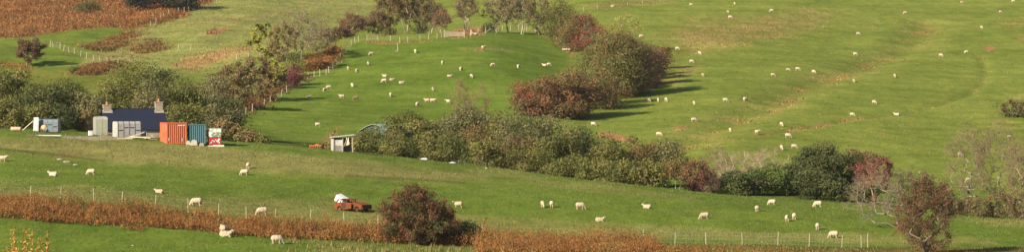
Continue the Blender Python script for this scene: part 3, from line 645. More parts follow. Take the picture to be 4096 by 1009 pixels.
# --- the hedgerow right of the field
for a in [
 (2238,5,140,168,'olive','olive green hedgerow tree at the top of the right hedge',5600,None,0), (2318,25,140,200,'rust','rust red hedgerow tree right of the olive green one',5000,'mauve',.2),
 (2375,95,130,228,'red','bright red bush in the upper part of the hedge',3200,'mauve',.25), (2285,95,110,205,'mix','brown bush low at the left of the rust red tree',2400,'olive',.2),
 (2450,122,260,392,'mix','largest olive brown tree in the middle of the hedge',14000,'olive',.3), (2575,145,160,345,'mauve','dark red brown bush at the right of the hedge',6000,'rust',.15), (2620,205,90,318,'mauve','small dark bush at the shady right end of the hedge',2200,None,0),
 (2520,210,190,388,'mix','brown bush below the dark red one in the hedge',6000,'rust',.15), (2375,185,120,330,'olive','olive bush hidden deep in the hedge under the bright red one',3000,None,0),
 (2330,285,210,468,'mix','broad brown hedge tree lower down the slope',9500,'rust',.25), (2215,300,190,470,'rust','rust brown bush with dark gaps left of the broad brown tree',7500,'mauve',.2), (2120,345,160,462,'rust','lowest rust red bush at the left end of the hedge',4800,'red',.10), (2420,290,170,438,'mix','olive brown bush right of the broad brown tree',5200,'olive',.25)]:
    T('hedge_tree', a[5], 'tree', G4, a[0], a[1], a[2], 600, a[4], base=a[3], n=a[6], leaf=.27, blobs=44 if a[6] > 5000 else 28, stems=4, lift=.2, accent=a[7], acc=a[8], bark=(.15,.12,.09))
for a in [(2385,235,180,425,'olive','olive bush filling the hedge above the broad brown tree',5000,'rust'), (2562,300,90,374,'mix','low bush added for shade right of the hedge, lowest of five',1800,'olive'), (2592,268,90,356,'mauve','second lowest of five bushes added for shade right of the hedge',1800,None), (2614,240,80,338,'mix','middle of five bushes added for shade right of the hedge',1600,'olive'),  # the five low bushes are added to join the hedge shadow into one band
 (2632,200,80,304,'mauve','second highest of five bushes added for shade right of the hedge',1600,None), (2640,165,80,276,'mix','highest of five bushes added for shade right of the hedge',1600,'rust'), (2165,380,150,470,'mauve','dark rust bush in front of the lowest hedge bushes',3600,'rust'), (2260,400,150,476,'rust','low rust bush at the foot of the hedge above the valley',3000,'mauve')]:  # upper two of the bushes added for the hedge shadow
    T('hedge_bush', a[5], 'bush', G4, a[0], a[1], a[2], 600, a[4], base=a[3], n=a[6], leaf=.27, blobs=24, stems=4, lift=.2, accent=a[7], acc=.2, bark=(.15,.12,.09))
T('pale_tree', 'thin pale yellow green tree rising behind the hedge', 'tree', G4, 2512, 45, 120, 690, 'yellow', style='twig', n=1100, leaf=.22, blobs=70, stems=2, low=.2, lift=.35, bark=(.28,.26,.15))
T('pale_tree', 'grey twiggy bush in front of the rust red hedgerow tree', 'tree', G4, 2352, 68, 56, 662, 'grey', style='twig', n=700, leaf=.2, blobs=30, stems=3, low=.1)
# --- bushes in the valley, middle
for a in [
 (1470,512,120,432,'olive','small olive bush in front of the barn roof',2600,18), (1440,560,100,412,'olive','low olive bush touching the lean to shed',1800,16), (1550,538,120,424,'olive','olive bush between the barn roof and the domed bush',3200,18),
 (1652,450,215,432,'olive','large domed olive bush in the middle of the valley',9500,46), (1600,560,150,412,'olive','low olive bush at the foot of the domed bush',2600,20), (1745,520,150,420,'olive','olive bush at the right foot of the domed bush',3600,22),
 (1852,410,230,448,'grey','tall pale olive tree below the two birches',8200,46), (1800,540,150,416,'olive','low olive bush with a dark hollow at its foot',3000,20), (1960,450,180,440,'mix','brownish olive tree right of the tall pale one',5200,34),
 (1945,575,150,408,'olive','low front bush right of the white rubbish',3000,20), (2080,452,170,438,'grey','grey olive tree with feathery top in the valley',5200,34), (2190,440,180,446,'grey','grey olive tree just below the lowest rust hedge bush',5200,34), (2060,560,170,418,'mix','brown olive bush above the scrap heap',3200,22),
 (2130,585,150,408,'olive','low olive bush right of the scrap heap',3000,20), (2240,530,180,418,'olive','rounded olive bush in the right middle of the valley',5200,34), (2330,515,180,424,'dark','darker olive bush right of the rounded one',5000,30), (2285,620,190,404,'olive','low spreading olive bush above the grass bank',3600,24),
 (2440,560,170,414,'olive','olive bush below the soil scarp',4600,30), (2390,640,140,400,'olive','low olive bush in a hollow above the grass bank',2200,18), (2545,550,180,418,'mix','brownish bush right of the soil scarp',4600,30), (2500,650,150,398,'olive','low olive bush with pale stems at the bank',2400,18), (2650,555,160,420,'grey','grey olive bush with bare stems showing',3800,28), (2610,650,130,398,'olive','low olive bush left of the dark hollow',2000,18),(2715,610,110,408,'mix','thin brown bush left of the red thorn',1800,18)]:
    T('valley_bush', a[5], 'bush', G5, a[0], a[1], a[2], a[3], a[4], n=a[6], leaf=.24, blobs=a[7], stems=4, lift=.18, bark=(.2,.17,.12))
for a in [(1846,305,70,450,'tall thin bare birch above the pale olive tree'), (1918,335,100,454,'shorter bare birch with a wider crown, right of the thin one')]:
    T('birch_tree', a[4], 'tree', 'bare birches', a[0], a[1], a[2], a[3], 'oldleaf', style='twig', n=420, leaf=.14, blobs=70, stems=1, low=.45, lift=.55, twigs=9, tl=.9, bark=(.24,.15,.11), rt=.009)
# --- lower right
T('red_thorn', 'dark red thorn tree with pale stems in the valley', 'tree', G6, 2782, 640, 130, 402, 'rust', style='twig', n=3600, leaf=.17, blobs=80, stems=4, low=.1, lift=.3, accent='purple', acc=.28, bark=(.25,.21,.15))
for a in [(2868,590,180,428,'brown','grey brown twig thicket behind the low dark hedge',600,(.17,.13,.10)), (2960,600,200,424,'oldleaf','pale bare thicket right of the grey brown one',300,(.32,.28,.19)), (3060,590,190,424,'oldleaf','pale straw coloured bare thicket left of the dark oak',300,(.33,.29,.19)), (2840,690,110,408,'brown','brown bare bush left of the low dark hedge',500,(.16,.12,.09))]:
    T('bare_thicket', a[5], 'bush', G6, a[0], a[1], a[2], a[3], a[4], style='twig', n=a[6], leaf=.16, blobs=110, stems=6, low=0, lift=.15, twigs=12, tl=1.0, bark=a[7])
for a in [(2965,690,160,404,'dark','left part of the low dark green hedge, rounded bush',3600,24), (3070,670,180,408,'green','middle bush of the low dark green hedge',4600,26), (3165,665,150,410,'dark','right bush of the low hedge touching the oak',4200,26),
          (3275,575,170,418,'dark','dark green oak tree, tallest above the low hedge',9500,44), (3255,690,190,402,'dark','dark green bush under the oak',4200,24), (3370,615,150,424,'dark','dark green tree right of the oak behind the red crown',4200,28), (3440,600,120,450,'mauve','mauve brown bush behind the red crowned tree',1900,20), (3350,720,110,400,'dark','dark bush below the red crowned tree',1900,18),(3450,740,120,404,'olive','olive bush behind the bare grey limbs',2200,18)]:
    T('oak_tree' if a[6] > 9000 else 'hedge_bush', a[5], 'tree' if a[6] > 9000 else 'bush', G6, a[0], a[1], a[2], a[3], a[4], n=a[6], leaf=.24, blobs=a[7], stems=3, lift=.2)
T('rowan_tree', 'tree with a dark red crown behind the bare grey tree', 'tree', G6, 3500, 622, 170, 392, 'red', style='twig', n=2800, leaf=.16, blobs=90, stems=2, low=.3, lift=.38, accent='purple', acc=.3, bark=(.24,.2,.16))
T('bare_tree', 'bare grey tree with crooked limbs leaning left beside the rust tree', 'tree', G6, 3500, 675, 250, 318, 'oldleaf', style='twig', n=200, leaf=.1, blobs=170, stems=3, low=.08, lift=.22, lean=-95, twigs=8, tl=.9, bark=(.20,.175,.125), rt=.0105)
T('bare_tree', 'olive brown twiggy tree behind the rust tree', 'tree', G6, 3650, 650, 170, 372, 'grey', style='twig', n=2600, leaf=.16, blobs=90, stems=3, low=.05, lift=.25, bark=(.22,.19,.14))
T('bare_tree', 'brown twiggy tree right behind the rust tree', 'tree', G6, 3770, 720, 120, 372, 'brown', style='twig', n=1200, leaf=.16, blobs=60, stems=3, low=.05, lift=.25, bark=(.2,.17,.13))
T('hawthorn_tree', 'rust red hawthorn tree on the near fence at lower right', 'tree', G6, 3705, 705, 240, 286, 'bush', style='twig', n=15000, leaf=.10, blobs=230, stems=5, low=.0, lift=.25, twigs=11, tl=.85, accent='rust', acc=.15, bark=(.15,.11,.085))
for a in [(3870,490,170,378,'pale bare tree with brownish twigs left of the tallest bare tree',1), (3985,465,210,382,'tallest pale bare tree near the right edge',1), (4085,560,110,378,'slim pale bare tree at the right edge',1)]:
    T('bare_tree', a[4], 'tree', G6, a[0], a[1], a[2], a[3], 'oldleaf', style='twig', n=2600, leaf=.11, blobs=200, stems=a[5], low=.16, lift=.36, twigs=8, tl=1.1, bark=(.21,.175,.12), rt=.0095)
for a in [(3800,800,120,374,'brown bramble thicket left of the bare trees at the right edge'), (3905,780,130,374,'brown bramble thicket under the left bare tree'), (4000,770,130,376,'brown bramble thicket under the tallest bare tree'), (4085,760,110,374,'brown bramble thicket at the right edge')]:
    T('bramble_thicket', a[4], 'bush', G6, a[0], a[1], a[2], a[3], 'brown', style='twig', n=2600, leaf=.14, blobs=110, stems=6, low=0, lift=.15, twigs=9, tl=.7, bark=(.17,.13,.10))
T('gorse_bush', 'green brown scrub on the hillside at the right edge', 'bush', None, 4060, 400, 150, 610, 'mix', style='twig', n=2600, leaf=.22, blobs=90, stems=6, low=0, base=470, accent='olive', acc=.25)
# --- the big bush by the near fence
T('hawthorn_bush', 'big dark red and green hawthorn bush in the near bracken', 'bush', None, 1655, 738, 298, 289, 'bush', style='twig', n=34000, leaf=.105, blobs=340, stems=7, low=.0, lift=.15, twigs=12, tl=.75, accent='dark', acc=.16, bark=(.14,.10,.075), depth=.9, cone=.85, rag=.2)
T('hawthorn_bush', 'low dark bush enlarged to fill the shadow at the right foot of the big hawthorn', 'bush', None, 1835, 892, 170, 291, 'dark', n=3600, leaf=.13, blobs=26, stems=5, lift=.1)  # dark leaves and enlarged size stand in for the big bush's shadow
# ------------------------------------------------------------------ sheep
def sheep_mesh(pose, seed):
    r = np.random.default_rng(seed); bm = bmesh.new()
    from mathutils import Matrix, Vector
    def ell(c, d, ry=0, rz=0):
        mt = Matrix.Translation(c) @ Matrix.Rotation(rz, 4, 'Z') @ Matrix.Rotation(ry, 4, 'Y') @ Matrix.Diagonal((*d, 1))
        bmesh.ops.create_uvsphere(bm, u_segments=16, v_segments=10, radius=1, matrix=mt)
    def limb(pts):
        for (p, ra), (q, rb) in zip(pts[:-1], pts[1:]):
            p = Vector(p); q = Vector(q); d = q-p; L = d.length
            mt = Matrix.Translation((p+q)/2) @ d.to_track_quat('Z', 'Y').to_matrix().to_4x4()
            bmesh.ops.create_cone(bm, cap_ends=True, segments=10, radius1=ra, radius2=rb, depth=L+.01, matrix=mt)
            bmesh.ops.create_uvsphere(bm, u_segments=8, v_segments=6, radius=rb, matrix=Matrix.Translation(q))
    dz = -.30 if pose == 'lie' else 0
    ell((-.04, 0, .57+dz), (.49, .27, .285)); ell((.24, 0, .58+dz), (.26, .235, .27)); ell((-.30, 0, .59+dz), (.25, .255, .275))
    if pose == 'lie': ell((0, 0, .17), (.46, .29, .17))
    if pose in ('graze', 'graze2'):
        y = .10 if pose == 'graze2' else 0
        limb([((.34, 0, .56), .21), ((.49, y*.6, .40), .16), ((.57, y, .27), .11)]); hc = (.61, y, .17)
        ell(hc, (.14, .075, .085), R(58)); ell((.665, y, .085), (.06, .055, .055))
        for s in (-1, 1): ell((.55, y+.105*s, .265), (.04, .075, .022), 0, .5*s)
    else:
        up = dz*1.05 if pose == 'lie' else dz; tz = 0
        t = .16 if pose == 'look' else 0
        limb([((.32, 0, .62+up), .20), ((.46, t*.4, .73+up*.9), .15), ((.52, t, .80+up*.85), .10)]); 
        hz = .83+up*.85
        ell((.60, t*1.6, hz), (.14, .08, .09), R(24), .8 if t else 0); ell((.69, t*2.2, hz-.055), (.06, .052, .055))
        for s in (-1, 1): ell((.53, t+.11*s, hz+.035), (.035, .075, .022), 0, .4*s)
    if pose == 'lie':
        for s in (-1, 1):
            limb([((.25, .16*s, .18), .07), ((.46, .17*s, .07), .05), ((.30, .20*s, .04), .035)])
            limb([((-.30, .2*s, .2), .11), ((-.12, .27*s, .09), .06), ((-.34, .28*s, .04), .04)])
    else:
        k = .06 if pose in ('graze', 'stand') else -.03
        limb([((.28, .13, .50), .085), ((.30+k, .13, .28), .047), ((.28+k, .13, .03), .036)]); limb([((.28, -.13, .50), .085), ((.27-k, -.13, .28), .047), ((.25-k, -.13, .03), .036)])
        for s in (-1, 1):
            limb([((-.34, .13*s, .52), .12), ((-.31+k*s, .13*s, .36), .06), ((-.40+k*s, .13*s, .25), .045), ((-.37+k*s, .13*s, .03), .036)])
    limb([((-.50, 0, .70+dz), .05), ((-.56, 0, .52+dz), .035)])
    me = bpy.data.meshes.new('tmp'); bm.to_mesh(me); bm.free()
    o = bpy.data.objects.new('tmp', me); COL.objects.link(o)
    rm = o.modifiers.new('r', 'REMESH'); rm.mode = 'VOXEL'; rm.voxel_size = .026
    sm_ = o.modifiers.new('s', 'SMOOTH'); sm_.iterations = 3; sm_.factor = .5
    dg_ = bpy.context.evaluated_depsgraph_get(); ev = o.evaluated_get(dg_); me2 = bpy.data.meshes.new_from_object(ev)
    bpy.data.objects.remove(o); me2.name = 'sheep_'+pose
    n = len(me2.vertices); co = np.zeros(n*3, np.float32); me2.vertices.foreach_get('co', co); co = co.reshape(-1, 3)
    wool = np.array((.46, .385, .300)); face = np.array((.51, .43, .345)); leg = np.array((.50, .38, .28))
    c = np.tile(wool, (n, 1)); fz = fbm(co[:, 0]*9, co[:, 2]*9+co[:, 1]*7, 2, seed)
    isleg = (co[:, 2] < .32) & (co[:, 0] < .45) & (pose != 'lie'); c[isleg] = leg
    hd = (co[:, 0] > .50) & (co[:, 2] < .3) if 'graze' in pose else co[:, 0] > .56; c[hd] = face
    body = ~(isleg | hd); c[body] *= (1+.14*fz[body])[:, None]
    # fleece slightly warmer, darker towards the belly
    c[body] *= (1-.22*np.clip((.50+dz-co[body, 2])/.15, 0, 1))[:, None]*np.array([1, .98, .95])
    nr = np.zeros(n*3, np.float32); me2.vertices.foreach_get('normal', nr); nr = nr.reshape(-1, 3)
    co[body] += nr[body]*(.022*fbm(co[body, 0]*16+co[body, 1]*5, co[body, 2]*16-co[body, 1]*9, 2, seed+3))[:, None]
    me2.vertices.foreach_set('co', co.astype(np.float32).ravel())
    ca = me2.color_attributes.new('Col', 'FLOAT_COLOR', 'POINT'); cc = np.ones((n, 4), np.float32); cc[:, :3] = c; ca.data.foreach_set('color', cc.ravel())
    me2.polygons.foreach_set('use_smooth', np.ones(len(me2.polygons), bool)); me2.materials.clear(); me2.materials.append(WOOL); me2.update()
    return me2
SM = {k: sheep_mesh(p, i+1) for i, (k, p) in enumerate([('g', 'graze'), ('h', 'graze2'), ('s', 'stand'), ('k', 'look'), ('l', 'lie')])}
def recol(me, f, name):
    m2 = me.copy(); m2.name = name; n = len(m2.vertices); cc = np.zeros(n*4, np.float32); m2.color_attributes['Col'].data.foreach_get('color', cc); cc = cc.reshape(-1, 4); cc[:, :3] *= np.array(f, np.float32)
    m2.color_attributes['Col'].data.foreach_set('color', cc.ravel()); return m2
SM['b'] = recol(SM['g'], (.36, .27, .22), 'sheep_brown')
SG = {'u': 'sheep in the enclosed upper field', 'r': 'sheep on the right hillside', 'p': 'sheep in the near pasture'}
# field, x, y (centre, in an overview 2576 wide), pose, heading (0 right, 90 away, 180 left, 270 towards us), label
SHEEP = [
('u',934,135,'g',200,'white sheep grazing nearest the top left corner of the enclosed field'),
('u',926,158,'h',270,'white sheep facing downhill just below the top left corner sheep of the field'),
('u',876,171,'g',95,'small white sheep nearest the left fence of the enclosed field'),
('u',898,177,'h',250,'white sheep just right of the one nearest the left field fence'),
('u',1045,129,'g',280,'white sheep grazing below the row of trees with its head downhill'),
('u',968,191,'l',170,'white sheep lying topmost of the three clustered left of the field centre'),
('u',966,203,'g',190,'white sheep grazing right below a lying sheep left of the field centre'),
('u',986,200,'l',20,'white sheep lying right of the grazing pair left of the field centre'),
('u',1010,208,'l',10,'white sheep lying alone just right of the clustered three in the field'),
('u',886,214,'h',275,'white sheep alone above the brown sheep and facing downhill'),
('u',983,238,'g',265,'white sheep alone right of the brown sheep'),
('u',817,225,'g',230,'left sheep of the close pair near the left fence of the field'),
('u',827,219,'g',200,'right sheep of the close pair near the left fence of the field'),
('u',776,244,'l',30,'white sheep lying lowest beside the left fence of the field'),
('u',860,243,'s',190,'white sheep standing just left of the brown sheep'),
('u',895,246,'b',185,'brown sheep grazing in the enclosed field, the only dark one'),
('u',800,313,'g',20,'white sheep alone at the bottom of the enclosed field above the cottage yard'),
('u',1113,157,'g',260,'white sheep facing downhill in the upper middle of the field, below the gate'),
('u',1160,173,'h',240,'plump white sheep grazing in the upper middle of the field'),
('u',1131,191,'l',10,'cream sheep lying in the middle of the field above the birches'),
('u',1186,190,'h',280,'white sheep facing downhill right of the lying cream sheep'),
('u',1216,119,'l',60,'white sheep lying on the bare brown patch near the top of the field'),
('u',1240,162,'g',205,'white sheep grazing sideways in the upper right part of the field'),
('u',1304,167,'h',260,'white sheep between the sideways grazer and the close pair at right'),
('u',1370,164,'l',150,'left sheep of the close pair at the right of the field'),
('u',1381,162,'g',10,'right sheep of the close pair at the right of the field'),
('u',1089,224,'h',265,'white sheep facing downhill above the touching pair in the field middle'),
('u',1050,261,'g',255,'white sheep just left of and below the touching pair'),
('u',1074,253,'s',180,'left sheep of the touching pair in the field middle'),
('u',1089,253,'s',5,'right sheep of the touching pair in the field middle'),
('u',1128,256,'k',130,'greyish sheep half hidden by the thin bare birch'),
('u',1352,83,'s',0,'cream sheep standing by the fence at the top right corner of the field'),
('u',1195,85,'l',180,'white sheep lying on the bare soil beside the stone gate post'),
('r',1541,15,'l',10,'white sheep lying near the top edge just right of the tall hedge'),
('r',1739,11,'g',5,'white sheep at the top edge, alone between the hedge and the close two'),
('r',1831,29,'h',290,'white sheep above another at the top edge, upper of two close ones'),
('r',1837,43,'g',340,'white sheep below another near the top edge, lower of two close ones'),
('r',1848,8,'h',265,'small white sheep cut close by the top edge above the close two'),
('r',1941,26,'g',190,'white sheep grazing leftward above the brown rough patch'),
('r',1613,90,'g',200,'white sheep beside the thin pale yellow tree behind the hedge'),
('r',1704,121,'g',350,'white sheep at the upper tip of the hedge shadow'),
('r',1667,145,'s',60,'dim sheep standing in the hedge shadow'),
('r',1760,133,'h',285,'small white sheep right of the shadow tip facing downhill'),
('r',1740,154,'g',345,'white sheep grazing rightward just right of the hedge shadow'),
('r',1768,188,'h',290,'white sheep facing downhill right of the lower hedge shadow'),
('r',1945,188,'g',350,'leftmost of four white sheep in a loose row on the hillside'),
('r',1983,175,'g',340,'second from the left of four white sheep in a loose row'),
('r',2007,173,'g',355,'third from the left of four white sheep in a loose row'),
('r',2047,181,'h',300,'rightmost of four white sheep in a loose row, by the gully grass'),
('r',2159,84,'g',350,'white sheep alone above the gully on the upper hillside'),
('r',2152,136,'g',0,'white sheep grazing just left of the upper gully'),
('r',2148,203,'h',280,'white sheep facing downhill just below the gully'),
('r',2251,190,'h',270,'white sheep alone on the green spur right of the gully'),
('r',2277,32,'g',185,'white sheep alone near the top edge above the gully head'),
('r',2420,6,'g',10,'white sheep cut close by the top edge at the upper right'),
('r',2517,29,'g',10,'white sheep grazing rightward in the upper right corner'),
('r',2549,2,'g',190,'white sheep cut by the top edge in the upper right corner'),
('r',2469,68,'h',290,'white sheep facing downhill below the upper right corner group'),
('r',2367,139,'g',330,'left of two white sheep above the bend of the worn track'),
('r',2431,130,'g',190,'right of two white sheep above the bend of the worn track'),
('r',1633,251,'h',275,'leftmost of three evenly spaced white sheep below the hedge shadow'),
('r',1656,251,'h',270,'middle of three evenly spaced white sheep below the hedge shadow'),
('r',1676,251,'g',280,'rightmost of three evenly spaced white sheep below the hedge shadow'),
('r',1746,258,'h',265,'white sheep facing downhill right of the evenly spaced three'),
('r',1825,251,'g',345,'white sheep grazing sideways left of the middle gully'),
('r',1875,250,'g',35,'white sheep at the left edge of the middle gully facing uphill'),
('r',1746,301,'g',355,'white sheep grazing rightward on the lower hillside left of the gully'),
('r',1493,312,'g',340,'white sheep on the grass tip right below the hedge'),
('r',1658,337,'g',350,'white sheep just above the valley bushes near the soil scarp'),
('r',1837,326,'h',275,'white sheep below the gully facing downhill, left of three spread ones'),
('r',1904,333,'k',300,'white sheep beside the soil streak of the worn track'),
('r',1966,312,'h',285,'white sheep above the lower end of the worn track'),
('r',1983,341,'g',350,'white sheep grazing right on the worn track above the bare thicket'),
('r',1966,371,'h',270,'left of two white sheep just above the bare pale thicket'),
('r',1998,368,'g',340,'right of two white sheep just above the bare pale thicket'),
('r',2144,288,'g',345,'white sheep grazing just above the middle of the worn track'),
('r',2199,257,'h',300,'white sheep alone between the gully and the worn track'),
('r',2256,288,'l',170,'white sheep lying on the worn track'),
('r',2541,345,'g',20,'upper of two sheep in the rough ground at the right edge'),
('r',2557,386,'s',200,'lower of two sheep in the rough ground at the right edge'),
('r',2416,388,'g',10,'sheep seen through the bare branches at the lower right'),
('r',2437,452,'g',190,'dull sheep low among the bare branches at the lower right'),
('p',7,399,'s',5,'white sheep cut by the left edge in the pasture'),
('p',134,438,'l',178,'white sheep lying with its head up at the left of the pasture'),
('p',229,432,'g',180,'white sheep grazing leftward below the grey trailer shells'),
('p',401,481,'l',180,'white sheep lying flat above the bracken below the orange container'),
('p',494,509,'g',183,'large white sheep grazing against the near fence posts'),
('p',659,532,'g',190,'white sheep grazing by the near fence left of the burnt car'),
('p',624,417,'s',95,'upper of two white sheep, seen from behind on the straw coloured grass'),
('p',615,433,'g',170,'lower of two white sheep grazing below one seen from behind'),
('p',568,590,'l',0,'white sheep lying in front of another on the near strip below the bracken'),
('p',561,580,'s',115,'white sheep standing behind the lying one on the near strip'),
('p',697,604,'g',5,'white sheep grazing alone on the near strip below the bracken'),
('p',1153,515,'k',172,'white sheep standing with its head up right of the big hawthorn bush'),
('p',1365,513,'h',268,'left of two white sheep facing us side by side in the pasture'),
('p',1388,513,'g',85,'right of two white sheep side by side in the pasture'),
('p',1460,518,'g',0,'large white sheep grazing rightward in the middle of the pasture'),
('p',1509,553,'l',10,'white sheep lying down near the bracken in the middle of the pasture'),
('p',1628,520,'l',170,'white sheep lying down below the valley bushes'),
('p',1772,542,'g',178,'white sheep grazing leftward alone right of the pasture middle'),
('p',1905,524,'g',80,'white sheep seen from behind with a shadow to its right'),
('p',1942,508,'g',170,'white sheep grazing at the edge of the bank left of the dark hedge'),
('p',2057,513,'g',175,'white sheep grazing at the bank right below the dark hedge'),
('p',1980,549,'s',262,'left of two close white sheep, narrow and facing us, at the right of the pasture'),
('p',1998,544,'h',90,'right of two close white sheep at the right of the pasture'),
('p',2057,569,'g',80,'white sheep seen from behind above the largest grazing one'),
('p',2097,590,'g',178,'large white sheep grazing closest to the right hand fence'),
]
TINT = [(.90, .90, .90), (1.0, .96, .90), (.80, .76, .70), (.94, .88, .78)]
VAR = {(k, i): recol(SM[k], t, 'sheep_fleece') for k in 'ghskl' for i, t in enumerate(TINT)}
for f, ox, oy, pose, hd, lab in SHEEP:
    px = ox*4096/2576; pc = oy*4096/2576
    dmin = {'u': 445, 'r': 430, 'p': 262}[f]
    D = {'u': 580, 'r': 640, 'p': 310}[f]
    hh = .42 if pose == 'l' else .80
    for _ in range(4):
        x, y, z, D = hit(px, pc + hh*.5*F/D, dmin)
    s = rng.uniform(.93, 1.07)*({'u': .88, 'r': .86, 'p': .84}[f] if pc < 790 or px > 1700 else 1.0)
    o = link('sheep', SM['b'] if pose == 'b' else VAR[(pose, int(rng.integers(0, 4)))]); o.location = (x, y, z-.07*s); o.scale = (s, s*rng.uniform(1.0, 1.16), s*rng.uniform(.98, 1.10))
    o.rotation_euler = (0, 0, R(hd+rng.uniform(-8, 8)))
    tag(o, lab, 'sheep', SG[f])
# ------------------------------------------------------------------ fences
WOODP = weathered('fence_post_wood', (.33, .285, .21), (.22, .19, .14), 3, .6, .9)
WIRE = weathered('fence_wire', (.35, .33, .30), (.25, .16, .10), 5, .5, .5, .6)
pm = MB(); pm.tube((0, 0, -.4), (0, 0, 1.0), .06, .055, 7); pm.tube((0, 0, 1.0), (0, 0, 1.03), .055, .03, 7)
pme = pm.build('post', WOODP); POST = pme.data; bpy.data.objects.remove(pme)
def fence(label, pts, h, cat='fence', D=None, dmin=262, thick=1.0, wires=4, netting=False, skip=()):
    P = []
    for p in pts:
        if len(p) == 3: x, y, z = at(p[0], p[2])
        else: x, y, z, _ = hit(p[0], p[1], dmin)
        P.append((x, y, z))
    o0 = P[len(P)//2]; root = tag(empty('wire_fence', o0), label, cat)
    for i, (x, y, z) in enumerate(P):
        o = link('post', POST, root); o.location = (x-o0[0], y-o0[1], z-o0[2]); hs = h*rng.uniform(.9, 1.1)
        o.scale = (thick*rng.uniform(.85, 1.15), thick, hs); o.rotation_euler = (R(rng.normal(0, 3)), R(rng.normal(0, 3.5)), rng.uniform(0, 6))
    if wires:
        mb = MB()
        for (a, b_) in zip(P[:-1], P[1:]):
            n = max(1, int(math.hypot(b_[0]-a[0], b_[1]-a[1])/2.5))
            for w in range(wires):
                zz = h*(.95-.8*w/max(1, wires-1)); q = None
                for k in range(n+1):
                    t = k/n; X = a[0]+(b_[0]-a[0])*t; Y = a[1]+(b_[1]-a[1])*t; Zg = (a[2]*(1-t)+b_[2]*t) if n < 2 else float(ground(X, Y))*.6+(a[2]*(1-t)+b_[2]*t)*.4
                    c = (X-o0[0], Y-o0[1], Zg+zz-o0[2]-.02*math.sin(math.pi*t))
                    if q: mb.tube(q, c, .006*thick, None, 4)
                    q = c
            if netting:
                L = math.hypot(b_[0]-a[0], b_[1]-a[1]); m_ = int(L/.3)
                for k in range(1, m_):
                    t = k/m_; X = a[0]+(b_[0]-a[0])*t-o0[0]; Y = a[1]+(b_[1]-a[1])*t-o0[1]; Zg = a[2]*(1-t)+b_[2]*t-o0[2]
                    mb.tube((X, Y, Zg+.1), (X, Y, Zg+h*.9), .003, None, 3)
        mb.build('wire', WIRE, root)
    return root
fd = lambda px: float(kd(3, px))
fence('near wire fence with slim posts behind the bracken, left stretch', [(p, 0, fd(p)+1) for p in (-60,122,243,376,488,621,752,874,985,1100,1240,1377,1512)], 1.25, thick=.8)
fence('near netting fence with slim posts along the right of the pasture', [(p, 0, fd(p)-4) for p in (1760,1935,2188,2437,2577,2700,2824,2970,3112,3237,3368,3446,3472)], 1.25, netting=True, thick=.75)
fence('wire fence climbing the left edge of the enclosed field', [(933,484),(958,472),(983,459),(1010,447),(1034,436),(1058,424),(1081,412),(1103,401),(1125,386),(1147,371),(1169,356),(1190,343),(1212,330),(1233,320),(1257,310),(1280,306),(1305,300),(1316,292),(1332,276),(1347,260),(1361,236),(1374,217),(1388,208),(1406,186),(1420,172)], 1.25, dmin=450, thick=1.25)
fence('fence under the row of trees along the top of the field', [(1434,168),(1468,162),(1512,160),(1562,164),(1600,172),(1631,170),(1680,164),(1715,160),(1748,156),(1766,154)], 1.25, dmin=600, thick=1.3)
fence('fence of leaning posts right of the gate along the field top', [(1912,136),(1942,132),(1959,130),(1970,128),(1982,126),(1994,125),(2009,124),(2042,124),(2074,124),(2106,127),(2142,130)], 1.45, dmin=600, thick=1.3)
fence('short run of pale posts below the olive green hedgerow tree', [(2228,172),(2242,176),(2256,180),(2298,206)], 1.2, dmin=560, thick=1.3)
fence('row of pale posts crossing the far left valley', [(201,189),(213,192),(241,196),(255,203),(276,211),(298,216),(322,226),(346,236),(374,244),(400,252),(428,259),(470,265),(518,262)], 1.3, dmin=560, thick=1.35)
fence('post fence climbing the far spur to the top edge at left', [(603,104),(624,95),(641,84),(654,74),(677,62),(714,54),(736,49),(755,46),(776,42),(795,38),(815,36),(832,33),(868,17)], 1.4, dmin=700, thick=1.4)
fence('broken post line across the pale spur above the soil strip', [(714,200),(763,200),(946,238),(994,238),(1040,225)], 1.2, dmin=560, thick=1.4, wires=2)
fence('faint post and wire fence at the top edge behind the hedge', [(2335,45),(2390,38),(2450,30),(2510,22),(2570,15),(2640,6)], 1.1, dmin=640, thick=1.0, wires=3)
fence('few posts among the bare trees at the right edge', [(3990,745),(4008,640),(4060,630)], 1.2, dmin=430, thick=1.1, wires=2)
# gate, stone post and the rail props at the top of the field
PALEW = weathered('weathered_grey_wood', (.36, .30, .23), (.2, .16, .12), 3, .6, .85); STONE = weathered('grey_stone', (.36, .32, .26), (.2, .19, .15), 4, .7, .95)
RUSTM = weathered('rust', (.29, .085, .028), (.13, .045, .025), 2.2, .8, .85, 0, .2)
x, y, z, D0 = hit(1817, 150, 600)
g = tag(empty('field_gate', (x, y, z), R(4)), 'weathered barred wooden gate at the top of the enclosed field', 'gate')
W_ = 80/F*D0
for s in (-1, 1): MB().box((s*W_/2, 0, .65), (.17, .17, 1.9)).build('gate_post', PALEW, g)
mb = MB()
for k in range(5): mb.box((0, -.02*(k % 2), .28+.23*k), (W_-.2, .05, .10), 0, R(1.2*(k-2)))
for s in (-.9, -.45, .45, .9): mb.box((s*W_/2*.92, .05, .72), (.09, .04, 1.05))
mb.box((0, .09, .72), (W_*.95, .04, .09), 0, R(-14)); mb.build('bars', PALEW, g)
x, y, z, _ = hit(1884, 142, 600)
mb = MB(); mb.prism([(-.2, -.2), (.2, -.2), (.19, .8), (.1, 1.18), (-.08, 1.22), (-.2, .9)], -.14, .14)
o = mb.build('stone_post', STONE, None, .03); o.location = (x, y, z); tag(o, 'pale upright stone gate post right of the slender tree', 'gate post')
x, y, z, _ = hit(1950, 134, 600)
o = MB().tube((-.7, 0, .05), (.75, 0, 1.05), .06).build('fence_rail', PALEW); o.location = (x, y-.3, z); tag(o, 'loose rail leaning diagonally at the fence end beside the gate', 'rail')
x, y, z, _ = hit(1592, 206, 480)
